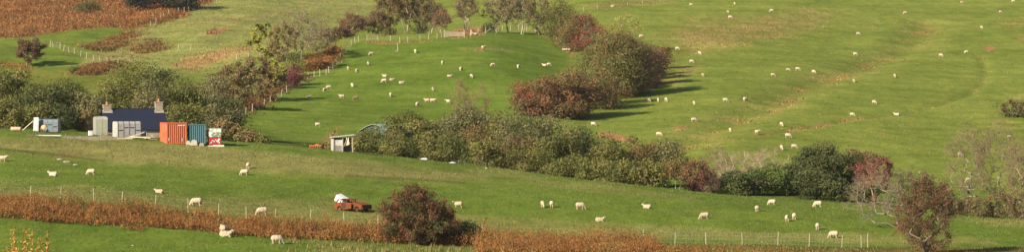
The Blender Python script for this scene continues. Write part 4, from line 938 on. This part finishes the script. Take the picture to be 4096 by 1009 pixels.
mb = MB(); mb.tube((0, 0, -.1), (-.1, 0, 1.5), .09, .06, 7); mb.tube((-.1, 0, 1.5), (-.3, .1, 1.9), .05, .02, 6); mb.tube((0, 0, .05), (-.6, -.3, -.02), .12, .08, 7)
o = mb.build('dead_stump', PALEW); o.location = (x, y, z); tag(o, 'pale dead stump standing in the top of the enclosed field', 'stump')
# ------------------------------------------------------------------ the farmyard
SLATE = weathered('blue_slate', (.009, .013, .030), (.018, .023, .042), 2.5, .5, .85, 0, .2)
BRICKW = weathered('rubble_stone', (.30, .245, .18), (.17, .135, .10), 3, .7, .95, 0, .2)
LEAD = weathered('pale_mortar', (.5, .46, .40), (.3, .28, .25), 3, .5); TERRA = weathered('terracotta', (.50, .16, .06), (.3, .1, .05), 4, .5)
GALV = weathered('galvanised_sheet', (.42, .44, .43), (.27, .22, .17), 1.6, .6, .5, .35, .08); GALV2 = weathered('blue_grey_sheet', (.125, .175, .20), (.10, .12, .13), 1.4, .6, .5, .2)
DARKM = weathered('dark_opening', (.02, .02, .022), (.01, .01, .01), 2, .5, .9); FRAME = weathered('rusty_rib', (.16, .12, .09), (.22, .09, .04), 4, .7)
ORANGE = weathered('orange_container_paint', (.40, .098, .036), (.24, .07, .04), 1.2, .7, .6, 0, .06); TEAL = weathered('teal_container_paint', (.045, .115, .145), (.06, .10, .11), 1.2, .6, .55)
WHITE = weathered('white_paint', (.60, .60, .60), (.5, .48, .44), 2, .5, .6); REDP = weathered('red_paint', (.28, .028, .035), (.25, .03, .03), 3, .6)
CREAM = weathered('cream_board', (.55, .46, .33), (.35, .27, .18), 3, .6)
D = 410.0
def mpx(p, d=D): return p/F*d
# cottage
xl, yl, zl = at(412, D); xr, yr, zr = at(640, D)
zg = min(zl, zr); ridge = zat(540, 440, D); eave = zat(540, 513, D)
A_ = R(17); Lh = mpx(640-412)/math.cos(A_); cxm, cym = (xl+xr)/2, (yl+yr)/2
h = tag(empty('stone_cottage', (cxm, cym+1.5, zg), A_), 'low stone cottage with a dark blue slate roof and two chimneys behind the trailer shells', 'cottage')
rz_, ez = ridge-zg, eave-zg; hd = 2.55
MB().prism([(-hd, -1.5), (hd, -1.5), (hd, ez-.05), (0, rz_-.12), (-hd, ez-.05)], -Lh/2+.05, Lh/2-.05).build('wall', BRICKW, h).rotation_euler = (0, 0, R(90))
rf = MB()
ov = .3; k = (rz_-ez)/hd
prof = [(-hd-ov, ez-ov*k), (0, rz_), (hd+ov, ez-ov*k), (hd+ov, ez-ov*k+.12), (0, rz_+.14), (-hd-ov, ez-ov*k+.12)]
rf = MB(); rf.prism(prof[:2]+[prof[4], prof[5]], -Lh/2-.25, Lh/2+.25); rf.prism([prof[1], prof[2], prof[3], prof[4]], -Lh/2-.25, Lh/2+.25)
ro = rf.build('roof', SLATE, h); ro.rotation_euler = (0, 0, R(90))
rt_ = MB(); rt_.tube((-Lh/2-.25, 0, rz_+.13), (Lh/2+.25, 0, rz_+.13), .08, None, 6); rt_.build('ridge_tiles', SLATE, h)
for px, top, wd, pot in ((412, 423, .98, 418), (634, 411, .92, 402)):
    s = -1 if px < 500 else 1
    ch = MB(); cz = zat(px, top, D)-zg; ch.box((0, 0, (cz+rz_-1.1)/2), (wd, .85, cz-rz_+1.1)); ch.box((0, 0, cz+.06), (wd+.14, .98, .14)); ch.box((0, 0, cz-.28), (wd+.08, .93, .08))
    co = ch.build('chimney', BRICKW, h); co.location = (s*(Lh/2-.5), 0, 0)
    fl = MB(); fl.box((0, -.48, rz_-.32), (wd+.35, .12, .12), 0, 0, 0); fl.box((-wd/2-.08, 0, rz_-.1), (.10, .95, .16)); fl.box((wd/2+.08, 0, rz_-.1), (.10, .95, .16)); fl.build('flashing', LEAD, co)
    MB().tube((.0, 0, cz+.12), (.0, 0, cz+.52), .15, .12, 10).build('chimney_pot', TERRA, co)
wn = MB(); wn.box((.9, -hd-.02, ez-.75), (.9, .06, .8)); wf = wn.build('window', WHITE, h); MB().box((.9, -hd-.055, ez-.75), (.72, .03, .62)).build('pane', DARKM, wf)
dn = MB(); dn.box((-.9, -hd-.02, .2), (.9, .06, 2.0)); dn.build('door', PALEW, h)
# livestock trailer shells: hooped boxes on the grass
def hoop(w, hgt, rad, n=5):
    pts = [(-w/2, 0), (-w/2, hgt-rad)]
    pts += [(-w/2+rad-rad*math.cos(t), hgt-rad+rad*math.sin(t)) for t in [math.pi/2*i/n for i in range(1, n+1)]]
    pts += [(w/2-rad+rad*math.sin(t), hgt-rad+rad*math.cos(t)) for t in [math.pi/2*i/n for i in range(0, n+1)]]
    return pts+[(w/2, 0)]
def shell(label, px, py, Dm, w, L, hgt, rz, mat, ribs, endmat=None, bars=0, slot=True, slotz=.62):
    x, y, z = at(px, Dm); root = tag(empty('trailer_shell', (x, y, z), rz), label, 'trailer body', None)
    pr = hoop(w, hgt, .32)
    MB().prism(pr, -L/2, L/2).build('body', mat, root)
    ou = [(a*1.03, b_*1.018+(0 if b_ else -.02)) for a, b_ in pr]; rb = MB()
    for k in range(ribs):
        yy = -L/2+.05+(L-.1)*k/(ribs-1); rb.prism(ou, yy-.035, yy+.035)
    rb.build('ribs', FRAME, root)
    if slot:
        s = MB()
        for k in range(ribs-1):
            y0 = -L/2+.05+(L-.1)*k/(ribs-1)+.09; y1 = -L/2+.05+(L-.1)*(k+1)/(ribs-1)-.09
            for sd in (-1, 1): s.box((sd*w/2, (y0+y1)/2, hgt*slotz*(1 if k % 3 else .72)), (.03, y1-y0, .10))
        s.build('slot', DARKM, root)
    if endmat:
        e = MB()
        for k in (-1, 1): e.box((k*w*.225, -L/2-.02, hgt*.46), (w*.40, .05, hgt*.78))
        e.build('end_panel', endmat, root)
        f = MB()
        for k in (-1, 0, 1): f.box((k*w*.45, -L/2-.04, hgt*.46), (.05, .06, hgt*.84))
        f.build('end_frame', GALV, root)
    return root
MESHP = weathered('algae_stained_panel', (.27, .28, .20), (.20, .22, .13), 2, .7)
shell('tall grey hooped trailer shell with green stained end panels by the cottage gable', 402, 0, 398, 1.5, 2.9, 2.35, R(14), GALV, 4, MESHP, slot=False)
shell('pale grey ribbed trailer shell with dark slots in front of the cottage', 507, 0, 394, 1.9, 3.05, 1.98, R(-64), GALV, 5)
shell('low blue grey trailer shell standing by the left wood', 195, 0, 398, 1.5, 2.7, 1.62, R(86), GALV2, 5, slotz=.55)
def put(mb, name, mat, px, Dm, rz, label, cat, dz=0, group=None, bevel=0):
    x, y, z = at(px, Dm); o = mb.build(name, mat, None, bevel); o.location = (x, y, z+dz); o.rotation_euler = (0, 0, rz); return tag(o, label, cat, group)
mb = MB(); mb.box((0, 0, .85), (.55, .1, 1.75), 0, R(2)); mb.box((.30, .12, .85), (.07, .35, 1.7), 0, R(2)); mb.box((0, -.06, .85), (.42, .03, 1.5), 0, R(2))
put(mb, 'upright_panel', WHITE, 143, 397, R(10), 'white upright panel standing left of the blue grey shell', 'panel')
x, y, z = at(92, 396); x2, y2, z2 = at(139, 397)
o = MB().box((0, 0, 0), (math.hypot(x2-x, 1.15)+.1, .13, .09)).build('plank', CREAM); o.location = ((x+x2)/2-.05, y, z+.62); o.rotation_euler = (0, -math.atan2(1.15, x2-x), 0); tag(o, 'pale plank leaning up to the white upright panel', 'plank')
o = put(MB().tube((-.62, 0, .24), (.62, 0, .24), .26, None, 14).tube((.62, 0, .24), (.66, 0, .24), .23, .22, 14).tube((-.3, 0, .24), (-.26, 0, .24), .275, None, 14).tube((.26, 0, .24), (.3, 0, .24), .275, None, 14), 'oil_drum', weathered('rust_and_cream', (.45, .33, .22), (.38, .13, .05), 1.4, .9), 64, 394, R(-12), 'rusty cream drum lying on its side at the far left of the yard', 'drum')
# cement mixer
x, y, z = at(176, 392); cm = tag(empty('cement_mixer', (x, y, z), R(-60)), 'small orange and white cement mixer in front of the blue grey shell', 'cement mixer')
mb = MB(); mb.tube((-.18, 0, .62), (.18, 0, .62), .34, .38, 14); mb.tube((.18, 0, .62), (.48, 0, .55), .38, .2, 14); mb.tube((-.34, 0, .65), (-.18, 0, .62), .2, .34, 14); mb.build('drum', weathered('mixer_orange', (.52, .22, .06), (.6, .5, .36), 2, .9), cm)
MB().tube((.48, 0, .55), (.53, 0, .54), .21, .22, 14).build('mouth', WHITE, cm)
mb = MB()
for s in (-1, 1):
    mb.tube((-.05, .42*s, .62), (-.3, .42*s, 0), .03); mb.tube((-.05, .42*s, .62), (.3, .42*s, 0), .03)
mb.tube((-.3, -.42, .12), (-.3, .42, .12), .03); mb.build('stand', FRAME, cm)
for s in (-1, 1): MB().tube((-.3, .46*s, .14), (-.3, .52*s, .14), .15, None, 12).build('wheel', DARKM, cm)
# containers
def corr(w, hgt, n, d=.055):
    """trapezoid corrugation in plan, as x,y pairs"""
    p = []; s = w/n
    for i in range(n): p += [(-w/2+s*i, 0), (-w/2+s*(i+.32), 0), (-w/2+s*(i+.5), d), (-w/2+s*(i+.82), d)]
    return p+[(w/2, 0)]
def container(label, px, Dm, rz, W, L, H, mat, dz, nend=9, nside=11, marks=True):
    x, y, z = at(px, Dm); root = tag(empty('shipping_container', (x, y, z+dz), rz), label, 'container', 'shipping containers')
    fr = MB(); t = .13
    for sx in (-1, 1):
        for sy in (-1, 1): fr.box((sx*(W/2-t/2), sy*(L/2-t/2), H/2), (t, t, H))
    for zz in (t/2, H-t/2):
        for s in (-1, 1):
            fr.box((0, s*(L/2-t/2), zz), (W-2*t, t*.9, t)); fr.box((s*(W/2-t/2), 0, zz), (t*.9, L-2*t, t))
    fr.build('frame', mat, root)
    def wall(width, n, place):
        p = corr(width, H, n); m_ = len(p); vs = [place(a, b_, t) for a, b_ in p]+[place(a, b_, H-t) for a, b_ in p]
        w.add(vs, [(i, i+1, m_+i+1, m_+i) for i in range(m_-1)])
    for nm, wd, n_, fn in (('end_wall', W, nend, lambda a, b_, c: (a, -L/2+.03+b_, c)), ('end_wall', W, nend, lambda a, b_, c: (a, L/2-.03-b_, c)), ('side_wall', L, nside, lambda a, b_, c: (-W/2+.03+b_, a, c)), ('side_wall', L, nside, lambda a, b_, c: (W/2-.03-b_, a, c))):
        w = MB(); wall(wd-2*t, n_, fn); w.build(nm, mat, root)
    MB().box((0, 0, H-.05), (W-2*t-.01, L-2*t-.01, .05)).build('roof', mat, root)
    MB().box((0, 0, t+.02), (W-2*t-.01, L-2*t-.01, .05)).build('floor', FRAME, root)
    if marks:
        mk = MB()
        for i in range(7):
            if i != 4: mk.box((.18+i*.125, -L/2+.005, H-.34), (.075, .012, .17))
            else: mk.box((.18+i*.125, -L/2+.005, H-.34), (.03, .012, .17))
        for sx, z0 in ((-.98, .55), (.66, .5)): mk.box((sx, -L/2+.005, z0), (.06, .012, .38))
        for k in range(3): mk.box((-W/2-.0+.005, -L/2+.45, H-.45-.2*k), (.012, .13, .12))
        mk.build('marking', WHITE, root)
        MB().box((-W/2+.02, -.2, 1.15), (.02, .38, .62)).build('patch', RUSTM, root)
    return root
container('orange corrugated shipping container with a white number in the yard', 693, 387, R(17), 2.44, 4.6, 2.62, ORANGE, -.1)
container('teal shipping container standing right of the orange one', 787, 386.5, R(10), 1.95, 3.0, 2.45, TEAL, .05, 7, 11, False)
# painted box
x, y, z = at(858, 386.2); pb = tag(empty('painted_box', (x, y, z), R(10)), 'small box body with peeling white over green above a red band', 'box body')
bw, bh, bl = 1.5, 2.05, 1.6
m, nt, ns, ls, b = newmat('peeling_green_white'); tc = ns.new('ShaderNodeTexCoord'); n1 = noise(ns, ls, 2.4, 6, tc.outputs['Object'], .7)
sepx = ns.new('ShaderNodeSeparateXYZ'); ls.new(tc.outputs['Object'], sepx.inputs[0]); ma = ns.new('ShaderNodeMath'); ma.operation = 'MULTIPLY_ADD'; ls.new(sepx.outputs['Z'], ma.inputs[0]); ma.inputs[1].default_value = .10; ls.new(n1.outputs['Fac'], ma.inputs[2])
r_ = ramp(ns, ls, ma.outputs[0], [(.64, (.11, .17, .09)), (.67, (.55, .55, .50))]); ls.new(r_.outputs[0], b.inputs['Base Color']); b.inputs['Roughness'].default_value = .7
PEEL = m
MB().box((0, 0, .55), (bw-.02, bl-.02, .98)).build('red_band', REDP, pb); MB().box((0, 0, 1.58), (bw, bl, 1.02)).build('upper_body', PEEL, pb)
MB().box((0, 0, 2.12), (bw+.08, bl+.08, .06)).build('roof', GALV, pb); MB().box((0, 0, .03), (bw-.1, bl-.1, .1)).build('base', DARKM, pb)
mb = MB()
for (u, v, a, b_) in ((-.45, .4, .16, .12), (-.30, .62, .2, .1), (-.1, .5, .12, .14), (.08, .72, .16, .1), (.30, .55, .28, .2), (.48, .75, .2, .22), (.5, .36, .12, .16), (-.6, .28, .1, .08)):
    n = 9; pts = [(u+a*math.cos(t)*random.uniform(.5, .75), v+b_*math.sin(t)*random.uniform(.5, .75)) for t in [2*math.pi*i/n for i in range(n)]]
    mb.prism(pts, -bl/2-.012, -bl/2+.02)
mb.build('paint_splash', WHITE, pb)
put(MB().box((0, 0, .06), (2.0, .3, .16)).box((.3, .1, .18), (1.3, .2, .08), .05), 'timber_baulk', LEAD, 864, 384.2, R(4), 'pale timber baulk on the ground in front of the painted box', 'timber')
for i, (px, w_, h_, tl_, lb) in enumerate([(752, .55, .55, .4, 'narrow pale stone slab leaning at the left foot of the teal container'), (764, .4, .28, .1, 'small low stone left of the large leaning slab'), (777, .8, .75, -.25, 'large grey stone slab leaning against the teal container'), (806, .6, .4, .3, 'brown stone slab at the right foot of the teal container')]):
    mb = MB(); mb.prism([(-w_/2, -.05), (w_/2, -.05), (w_*.46, h_*.7), (w_*.15, h_), (-w_*.3, h_*.92), (-w_*.48, h_*.5)], -.08, .08)
    o = put(mb, 'stone_slab', STONE if i != 3 else BRICKW, px, 384.6-.1*i, R(10), lb, 'stone slab', 0, 'stone slabs by the teal container', .03); o.rotation_euler = (R(-18), tl_*.3, R(8))
# timber heap in front of the cottage
for i, (px, L_, dz, a, ry, Dm, lb, mt) in enumerate([(520, 3.3, .15, 12, -6, 391, 'longest pale beam of the timber heap in front of the cottage', CREAM), (545, 2.2, .55, 25, -18, 390.6, 'beam tilted up on the timber heap', LEAD), (560, 2.6, .3, -4, 4, 390, 'flat board across the right of the timber heap', CREAM), (590, 1.9, .3, 8, 0, 391, 'short grey board at the right end of the timber heap', PALEW), (500, 2.0, .1, -10, 0, 390, 'low board at the left end of the timber heap', PALEW)]):
    o = put(MB().box((0, 0, 0), (L_, .26, .12)), 'beam', mt, px, Dm, R(a), lb, 'timber', dz, 'timber heap'); o.rotation_euler = (0, R(ry), R(a))
o = put(MB().box((0, 0, .2), (1.1, .9, .4), .1).box((.2, .1, .5), (.8, .7, .25), .4).box((-.7, .2, .12), (.5, .5, .25), .8), 'rubble_pile', BRICKW, 612, 391.5, 0, 'low heap of rubble by the left side of the orange container', 'rubble', 0, None, .05)
o = put(MB().box((0, 0, .04), (4.4, .35, .12)), 'plank', LEAD, 172, 386, R(-1.5), 'long pale plank lying in the grass in front of the left yard', 'plank')
mb = MB(); mb.box((0, 0, .28), (.5, .45, .5)); mb.box((.02, -.02, .58), (.56, .5, .1)); put(mb, 'water_butt', WHITE, 362, 393, R(20), 'small white tub beside the tall hooped shell', 'tub', 0, None, .04)
# lean to shed with a hanging sheet
x, y, z = at(1368, 396); sh = tag(empty('lean_to_shed', (x, y, z), R(10)), 'open grey corrugated lean to shed with a hanging sheet', 'shed')
W_, Hs, Ls = 2.55, 1.95, 2.2
def corrwall(w0, w1, z0, z1, y_, n, d=.035):
    p = [(w0+(w1-w0)*i/n, y_+(d if i % 2 else 0)) for i in range(n+1)]; m_ = len(p); mb = MB()
    mb.add([(a, b_, z0) for a, b_ in p]+[(a, b_, z1) for a, b_ in p], [(i, i+1, m_+i+1, m_+i) for i in range(m_-1)]); return mb
corrwall(-W_/2+.05, -.12, 0, 1.55, -Ls/2, 18).build('front_sheet', GALV, sh); 
MB().box((0, Ls/2, .9), (W_, .06, 1.8)).build('back_wall', FRAME, sh)
mb = corrwall(-Ls/2, Ls/2, 0, 1.7, 0, 20); o = mb.build('side_sheet', GALV, sh); o.rotation_euler = (0, 0, R(90)); o.location = (-W_/2+.04, 0, 0)
mb = MB()
for px_ in (-W_/2+.08, -.06, W_/2-.08): mb.box((px_, -Ls/2-.04, .95), (.12, .1, 1.95))
mb.build('post', PALEW, sh)
n = 22; p = [(-W_/2-.2+(W_+.5)*i/n, 1.86+.32*i/n+(.05 if i % 2 else 0)) for i in range(n+1)]
rf = MB(); rf.prism(p+[(a, b_-.05) for a, b_ in p[::-1]], -Ls/2-.35, Ls/2+.3); rf.build('roof', GALV, sh)
mb = MB()
for k in range(4): mb.box((-.72, -Ls/2-.10, .2+.2*k), (1.1, .04, .05))
mb.build('rail', FRAME, sh)
cl = MB(); nn = 8; vs = []
for i in range(nn+1):
    for j in range(6):
        u = i/nn; v = j/5; vs.append((.42+.30*v-.25*u*(1-v)+.12*math.sin(u*5+v*3)*u, -Ls/2-.1-.08*math.sin(v*7+u*2), 2.02-1.35*u*(1-.25*v)))
cl.add(vs, [(i*6+j, i*6+j+1, (i+1)*6+j+1, (i+1)*6+j) for i in range(nn) for j in range(5)])
cl.build('hanging_sheet', CREAM, sh).modifiers.new('t', 'SOLIDIFY').thickness = .03
# red farm implement: a small harrow on wheels
x, y, z = at(1264, 399); im = tag(empty('farm_implement', (x, y, z), R(-10)), 'low red farm implement parked in the grass left of the lean to shed', 'implement')
REDO = weathered('red_oxide', (.50, .09, .03), (.3, .07, .03), 2, .6)
mb = MB(); mb.box((0, 0, .42), (1.4, .10, .10)); mb.box((0, .6, .42), (1.4, .10, .10)); mb.box((-.6, .3, .45), (.1, .6, .1)); mb.box((.6, .3, .45), (.1, .6, .1)); mb.box((.1, .3, .5), (.5, .4, .22)); mb.tube((.6, .3, .45), (1.2, .3, .2), .05); mb.build('frame', REDO, im)
mb = MB(); 
for k in range(5): mb.tube((-.6+.28*k, -.02, .42), (-.66+.28*k, -.15, .0), .035, .02, 6)
mb.build('tine', REDO, im)
for s in (-1, 1): MB().tube((s*.78, .3, .27), (s*.86, .3, .27), .28, None, 14).build('wheel', REDO if s < 0 else DARKM, im)
# barn with a grey green sheet roof, mostly behind bushes
x, y, z = at(1555, 455); zr_ = zat(1530, 497, 455)-z; bn = tag(empty('barn', (x, y, z), R(-32)), 'barn with a grey green corrugated roof showing above the olive bush', 'barn')
w_, l_ = 2.6, 3.6; ez_ = zr_-1.0
GREENR = weathered('grey_green_roof', (.20, .25, .23), (.32, .33, .30), 1.2, .8, .6, .1, .15, (8, .5, 1)); 
MB().prism([(-w_, -1), (w_, -1), (w_, ez_), (0, zr_-.1), (-w_, ez_)], -l_, l_).build('wall', weathered('dark_green_sheet', (.045, .075, .06), (.09, .11, .09), 1.5, .7), bn)
n = 26; pr = [(-w_-.25+(2*w_+.5)*i/n, ) for i in range(n+1)]; pr = [(a[0], zr_-(abs(a[0])/w_)**1.6*1.0+.03*(i % 2)) for i, a in enumerate(pr)]
MB().prism(pr+[(a, b_-.06) for a, b_ in pr[::-1]], -l_-.3, l_+.3).build('roof', GREENR, bn)
# rubbish under the valley bushes
def crumple(label, px, Dm, s, mat, name='plastic_sheet', cat='rubbish', dz=0, seed=1):
    r = np.random.default_rng(seed); bm = bmesh.new(); bmesh.ops.create_icosphere(bm, subdivisions=3, radius=1)
    for v in bm.verts:
        k = 1+.35*float(fbm(np.array([v.co.x*2.2+seed]), np.array([v.co.y*2.2+v.co.z*1.7]), 3, seed)[0]); v.co = (v.co.x*k*s[0], v.co.y*k*s[1], max(v.co.z, -.25)*k*s[2])
    me = bpy.data.meshes.new(name); bm.to_mesh(me); bm.free(); x, y, z = at(px, Dm); o = link(name, me, None, mat); o.location = (x, y, z+s[2]*.2+dz); tag(o, label, cat, None); return o
crumple('white plastic sheet crumpled at the foot of the domed bush', 1697, 401, (.42, .3, .22), WHITE, seed=3)
crumple('second white sheet further right at the foot of the bushes', 1810, 398, (.36, .3, .14), WHITE, seed=5)
crumple('grey rock at the edge of the straw grass below the bushes', 1945, 391, (.16, .14, .12), STONE, 'rock', 'rock', seed=6)
for px, Dm, s, lb in ((238, 361, .22, 'left of two brown stones on the pasture bank'), (268, 359, .28, 'middle brown stone on the pasture bank'), (303, 357, .2, 'rightmost brown stone on the pasture bank')): crumple(lb, px, Dm, (s*1.6, s, s*.6), BRICKW, 'rock', 'rock', seed=int(px))
mb = MB(); mb.box((0, 0, .7), (2.6, 1.4, .9)); mb.box((-.2, 0, 1.35), (1.5, 1.3, .5)); 
x, y, z = at(1960, 412); sc_ = tag(empty('scrap_heap', (x, y, z)), 'heap of pinkish scrap and sheets half hidden under the bushes', 'scrap heap')
mb = MB()
for k in range(9): mb.box((random.uniform(-1.3, 1.3), random.uniform(-.5, .5), random.uniform(.4, 1.7)), (random.uniform(.4, .9), .06, random.uniform(.3, .8)), random.uniform(-.6, .6), random.uniform(-.5, .5))
mb.build('sheets', PALEW, sc_)
mb = MB()
for k in range(6): mb.box((random.uniform(-1, 1.3), random.uniform(-.3, .5), random.uniform(.2, 1.2)), (.9, .6, .5), random.uniform(-.6, .6), random.uniform(-.3, .3))
mb.build('scrap', weathered('faded_pink', (.26, .16, .12), (.2, .13, .1), 2, .7), sc_)
x, y, z, _ = hit(3945-230, 0, 262) if False else (*at(2650, 640), 0)
# feed trough by the hedge corner
x, y, z, _ = hit(2265, 203, 560); mb = MB(); mb.box((0, 0, .2), (1.7, .5, .06)); mb.box((0, -.25, .32), (1.7, .05, .3)); mb.box((0, .25, .32), (1.7, .05, .3)); mb.box((-.8, 0, .1), (.08, .5, .25)); mb.box((.8, 0, .1), (.08, .5, .25))
o = mb.build('feed_trough', STONE); o.location = (x, y, z); o.rotation_euler = (0, 0, R(-20)); tag(o, 'pale feed trough lying by the hedge corner of the field', 'trough')
# ------------------------------------------------------------------ burnt out car
x, y, z, Dc = hit(1412, 846, 285); car = tag(empty('burnt_car', (x, y, z), R(-37)), 'burnt out rusty hatchback without glass or tyres in the pasture', 'car')
CR = weathered('burnt_rust', (.17, .045, .009), (.06, .022, .010), 1.8, .85, .85, 0, .12); CD = weathered('charred_interior', (.035, .025, .02), (.08, .04, .025), 3, .6, .95)
S_ = 1.0; Lc, Wc = 3.55, 1.55
def arch(cx, r, z0, n=8): return [(cx+r*math.cos(t), z0+r*math.sin(t)) for t in [math.pi*(1-i/n) for i in range(n+1)]]
# side skin as a profile with two wheel arches, front at +x
low = [(-1.75, .22)]+arch(-1.12, .33, .20)+arch(1.15, .33, .20)+[(1.72, .22)]
top = [(1.80, .40), (1.77, .66), (1.05, .84), (.72, .88), (-.98, .90), (-1.66, .84), (-1.80, .60)]
side = low+top
for s in (-1, 1):
    mb = MB(); y0 = s*(Wc/2); mb.prism(side, y0-.03, y0+.03)
    mb.build('side_panel', CR, car)
MB().prism([(1.76, .68), (1.06, .865), (.74, .905), (.74, .86), (1.06, .81), (1.70, .63)], -Wc/2+.04, Wc/2-.04).build('bonnet', CR, car)
mb = MB(); mb.prism([(1.70, .24), (1.86, .26), (1.87, .46), (1.80, .48), (1.80, .68), (1.70, .68)], -Wc/2+.04, Wc/2-.04); mb.build('front_panel', CR, car)
for s in (-1, 1): MB().box((1.815, s*.52, .585), (.03, .26, .13)).build('headlight', CD, car)
MB().box((1.815, 0, .575), (.03, .66, .10)).build('grille', CD, car); MB().box((1.88, 0, .40), (.03, 1.2, .06)).build('bumper_slot', CD, car)
mb = MB(); mb.prism([(-1.80, .3), (-1.70, .3), (-1.62, .82), (-1.72, .82)], -Wc/2+.04, Wc/2-.04); mb.build('tail_panel', CR, car)
MB().prism([(-1.38, 1.22), (-.9, 1.27), (-.1, 1.27), (.22, 1.20), (.22, 1.17), (-.1, 1.23), (-.9, 1.23), (-1.38, 1.18)], -Wc/2+.14, Wc/2-.14).build('roof', CR, car)
for s in (-1, 1):
    yy = s*(Wc/2-.06); yt = s*(Wc/2-.17)
    for (a, b_, t) in (((.80, yy, .88), (.20, yt, 1.19), .045), ((-.22, yy, .88), (-.28, yt, 1.25), .05), ((-1.05, yy, .88), (-1.02, yt, 1.24), .05), ((-1.64, yy, .84), (-1.36, yt, 1.20), .07)):
        MB().tube(a, b_, t, None, 6).build('pillar', CR, car)
MB().box((0, 0, .27), (3.2, Wc-.12, .05)).build('floor_pan', CD, car)
MB().box((.82, 0, .62), (.05, Wc-.12, .5)).build('bulkhead', CD, car)
for yy in (-.35, .35):
    mb = MB(); mb.box((-.05, yy, .48), (.45, .45, .08)); mb.box((-.3, yy, .78), (.08, .42, .62), 0, R(-14)); mb.build('seat_frame', CR, car)
dr = MB(); dr.prism([(-.20, .28), (.70, .28), (.74, .60), (.70, .86), (-.20, .88)], -.03, .03); do = dr.build('door', CR, car); do.location = (.02, -Wc/2-.09, 0); do.rotation_euler = (0, 0, R(-20))
MB().box((-.52, -Wc/2-.03, .58), (.46, .03, .52)).build('dark_door_patch', CD, car)  # dark plate on the side skin, painting in the shaded door hole
for cx_ in (-1.12, 1.15):
    for s in (-1, 1):
        w = MB(); w.tube((cx_, s*(Wc/2-.22), .21), (cx_, s*(Wc/2-.02), .21), .21, None, 16); wo = w.build('wheel', CD, car)
        if cx_ < 0: MB().tube((cx_, s*(Wc/2-.02), .21), (cx_, s*(Wc/2+.005), .21), .16, .12, 14).build('rim', CR, wo)
x2, y2, z2 = x, y, z
mb = MB(); mb.box((0, 0, 0), (1.15, .85, .62), 0, 0, 0); mb.box((0, -.435, .0), (1.0, .03, .48)); mb.box((0, 0, .325), (1.17, .87, .04))
o = mb.build('white_cabinet', WHITE, None); ca_ = R(-37); lx, ly = -1.72, .30
o.location = (x+lx*math.cos(ca_)-ly*math.sin(ca_), y+lx*math.sin(ca_)+ly*math.cos(ca_), z+1.12); o.rotation_euler = (R(8), R(28), R(-24)); tag(o, 'white metal cabinet tipped into the back of the burnt car', 'cabinet')
# white litter bag on the near strip
crumple('tiny white scrap lying on the near strip at bottom left', 530, 277, (.10, .1, .05), WHITE, 'litter', 'litter', seed=9)
# ------------------------------------------------------------------ thin autumn haze
bm = bmesh.new(); bmesh.ops.create_cube(bm, size=1)
for v in bm.verts: v.co = (v.co.x*2300, 1290+v.co.y*2700, 90+v.co.z*260)
me = bpy.data.meshes.new('haze'); bm.to_mesh(me); bm.free(); m = bpy.data.materials.new('haze'); m.use_nodes = True; nt = m.node_tree; nt.nodes.remove(nt.nodes['Principled BSDF'])
v = nt.nodes.new('ShaderNodeVolumePrincipled'); v.inputs['Density'].default_value = .00003; v.inputs['Color'].default_value = (.86, .90, .96, 1); v.inputs['Anisotropy'].default_value = .2
nt.links.new(v.outputs[0], nt.nodes['Material Output'].inputs['Volume']); tag(link('haze', me, None, m), 'thin autumn haze over the valley and the far hills', 'haze', kind='stuff')
# ------------------------------------------------------------------ light, sky, camera
w = bpy.data.worlds.new('World'); scene.world = w; w.use_nodes = True; nt = w.node_tree
sky = nt.nodes.new('ShaderNodeTexSky'); sky.sky_type = 'NISHITA'; sky.sun_disc = False
EL, AZ_ = R(27), R(-135)          # sun low, from the left and a little behind the viewer (0 = straight ahead)
sky.sun_elevation = EL; sky.sun_rotation = AZ_; sky.air_density = 1.0; sky.dust_density = 1.0
nt.links.new(sky.outputs[0], nt.nodes['Background'].inputs[0]); nt.nodes['Background'].inputs[1].default_value = .07
sd = bpy.data.lights.new('sun', 'SUN'); sd.energy = 4.8; sd.angle = R(.5); sd.color = (1, .88, .68)
so = bpy.data.objects.new('sun', sd); COL.objects.link(so)
from mathutils import Vector
dirv = Vector((math.sin(AZ_)*math.cos(EL), math.cos(AZ_)*math.cos(EL), math.sin(EL)))
so.rotation_euler = dirv.to_track_quat('Z', 'Y').to_euler(); so.location = (-200, 0, 200)
cd = bpy.data.cameras.new('camera'); co = bpy.data.objects.new('camera', cd); COL.objects.link(co); scene.camera = co
co.location = (0, 0, CZ); co.rotation_euler = (math.pi/2-PITCH, 0, 0); cd.sensor_width = 36; cd.sensor_fit = 'HORIZONTAL'; cd.lens = F/4096*36; cd.clip_start = 1; cd.clip_end = 6000
vs_ = scene.view_settings; vs_.view_transform = 'Standard'; vs_.look = 'None'; vs_.gamma = 1; vs_.use_curve_mapping = False; vs_.exposure = 1.2
scene.cycles.max_bounces = 6; scene.cycles.transparent_max_bounces = 8
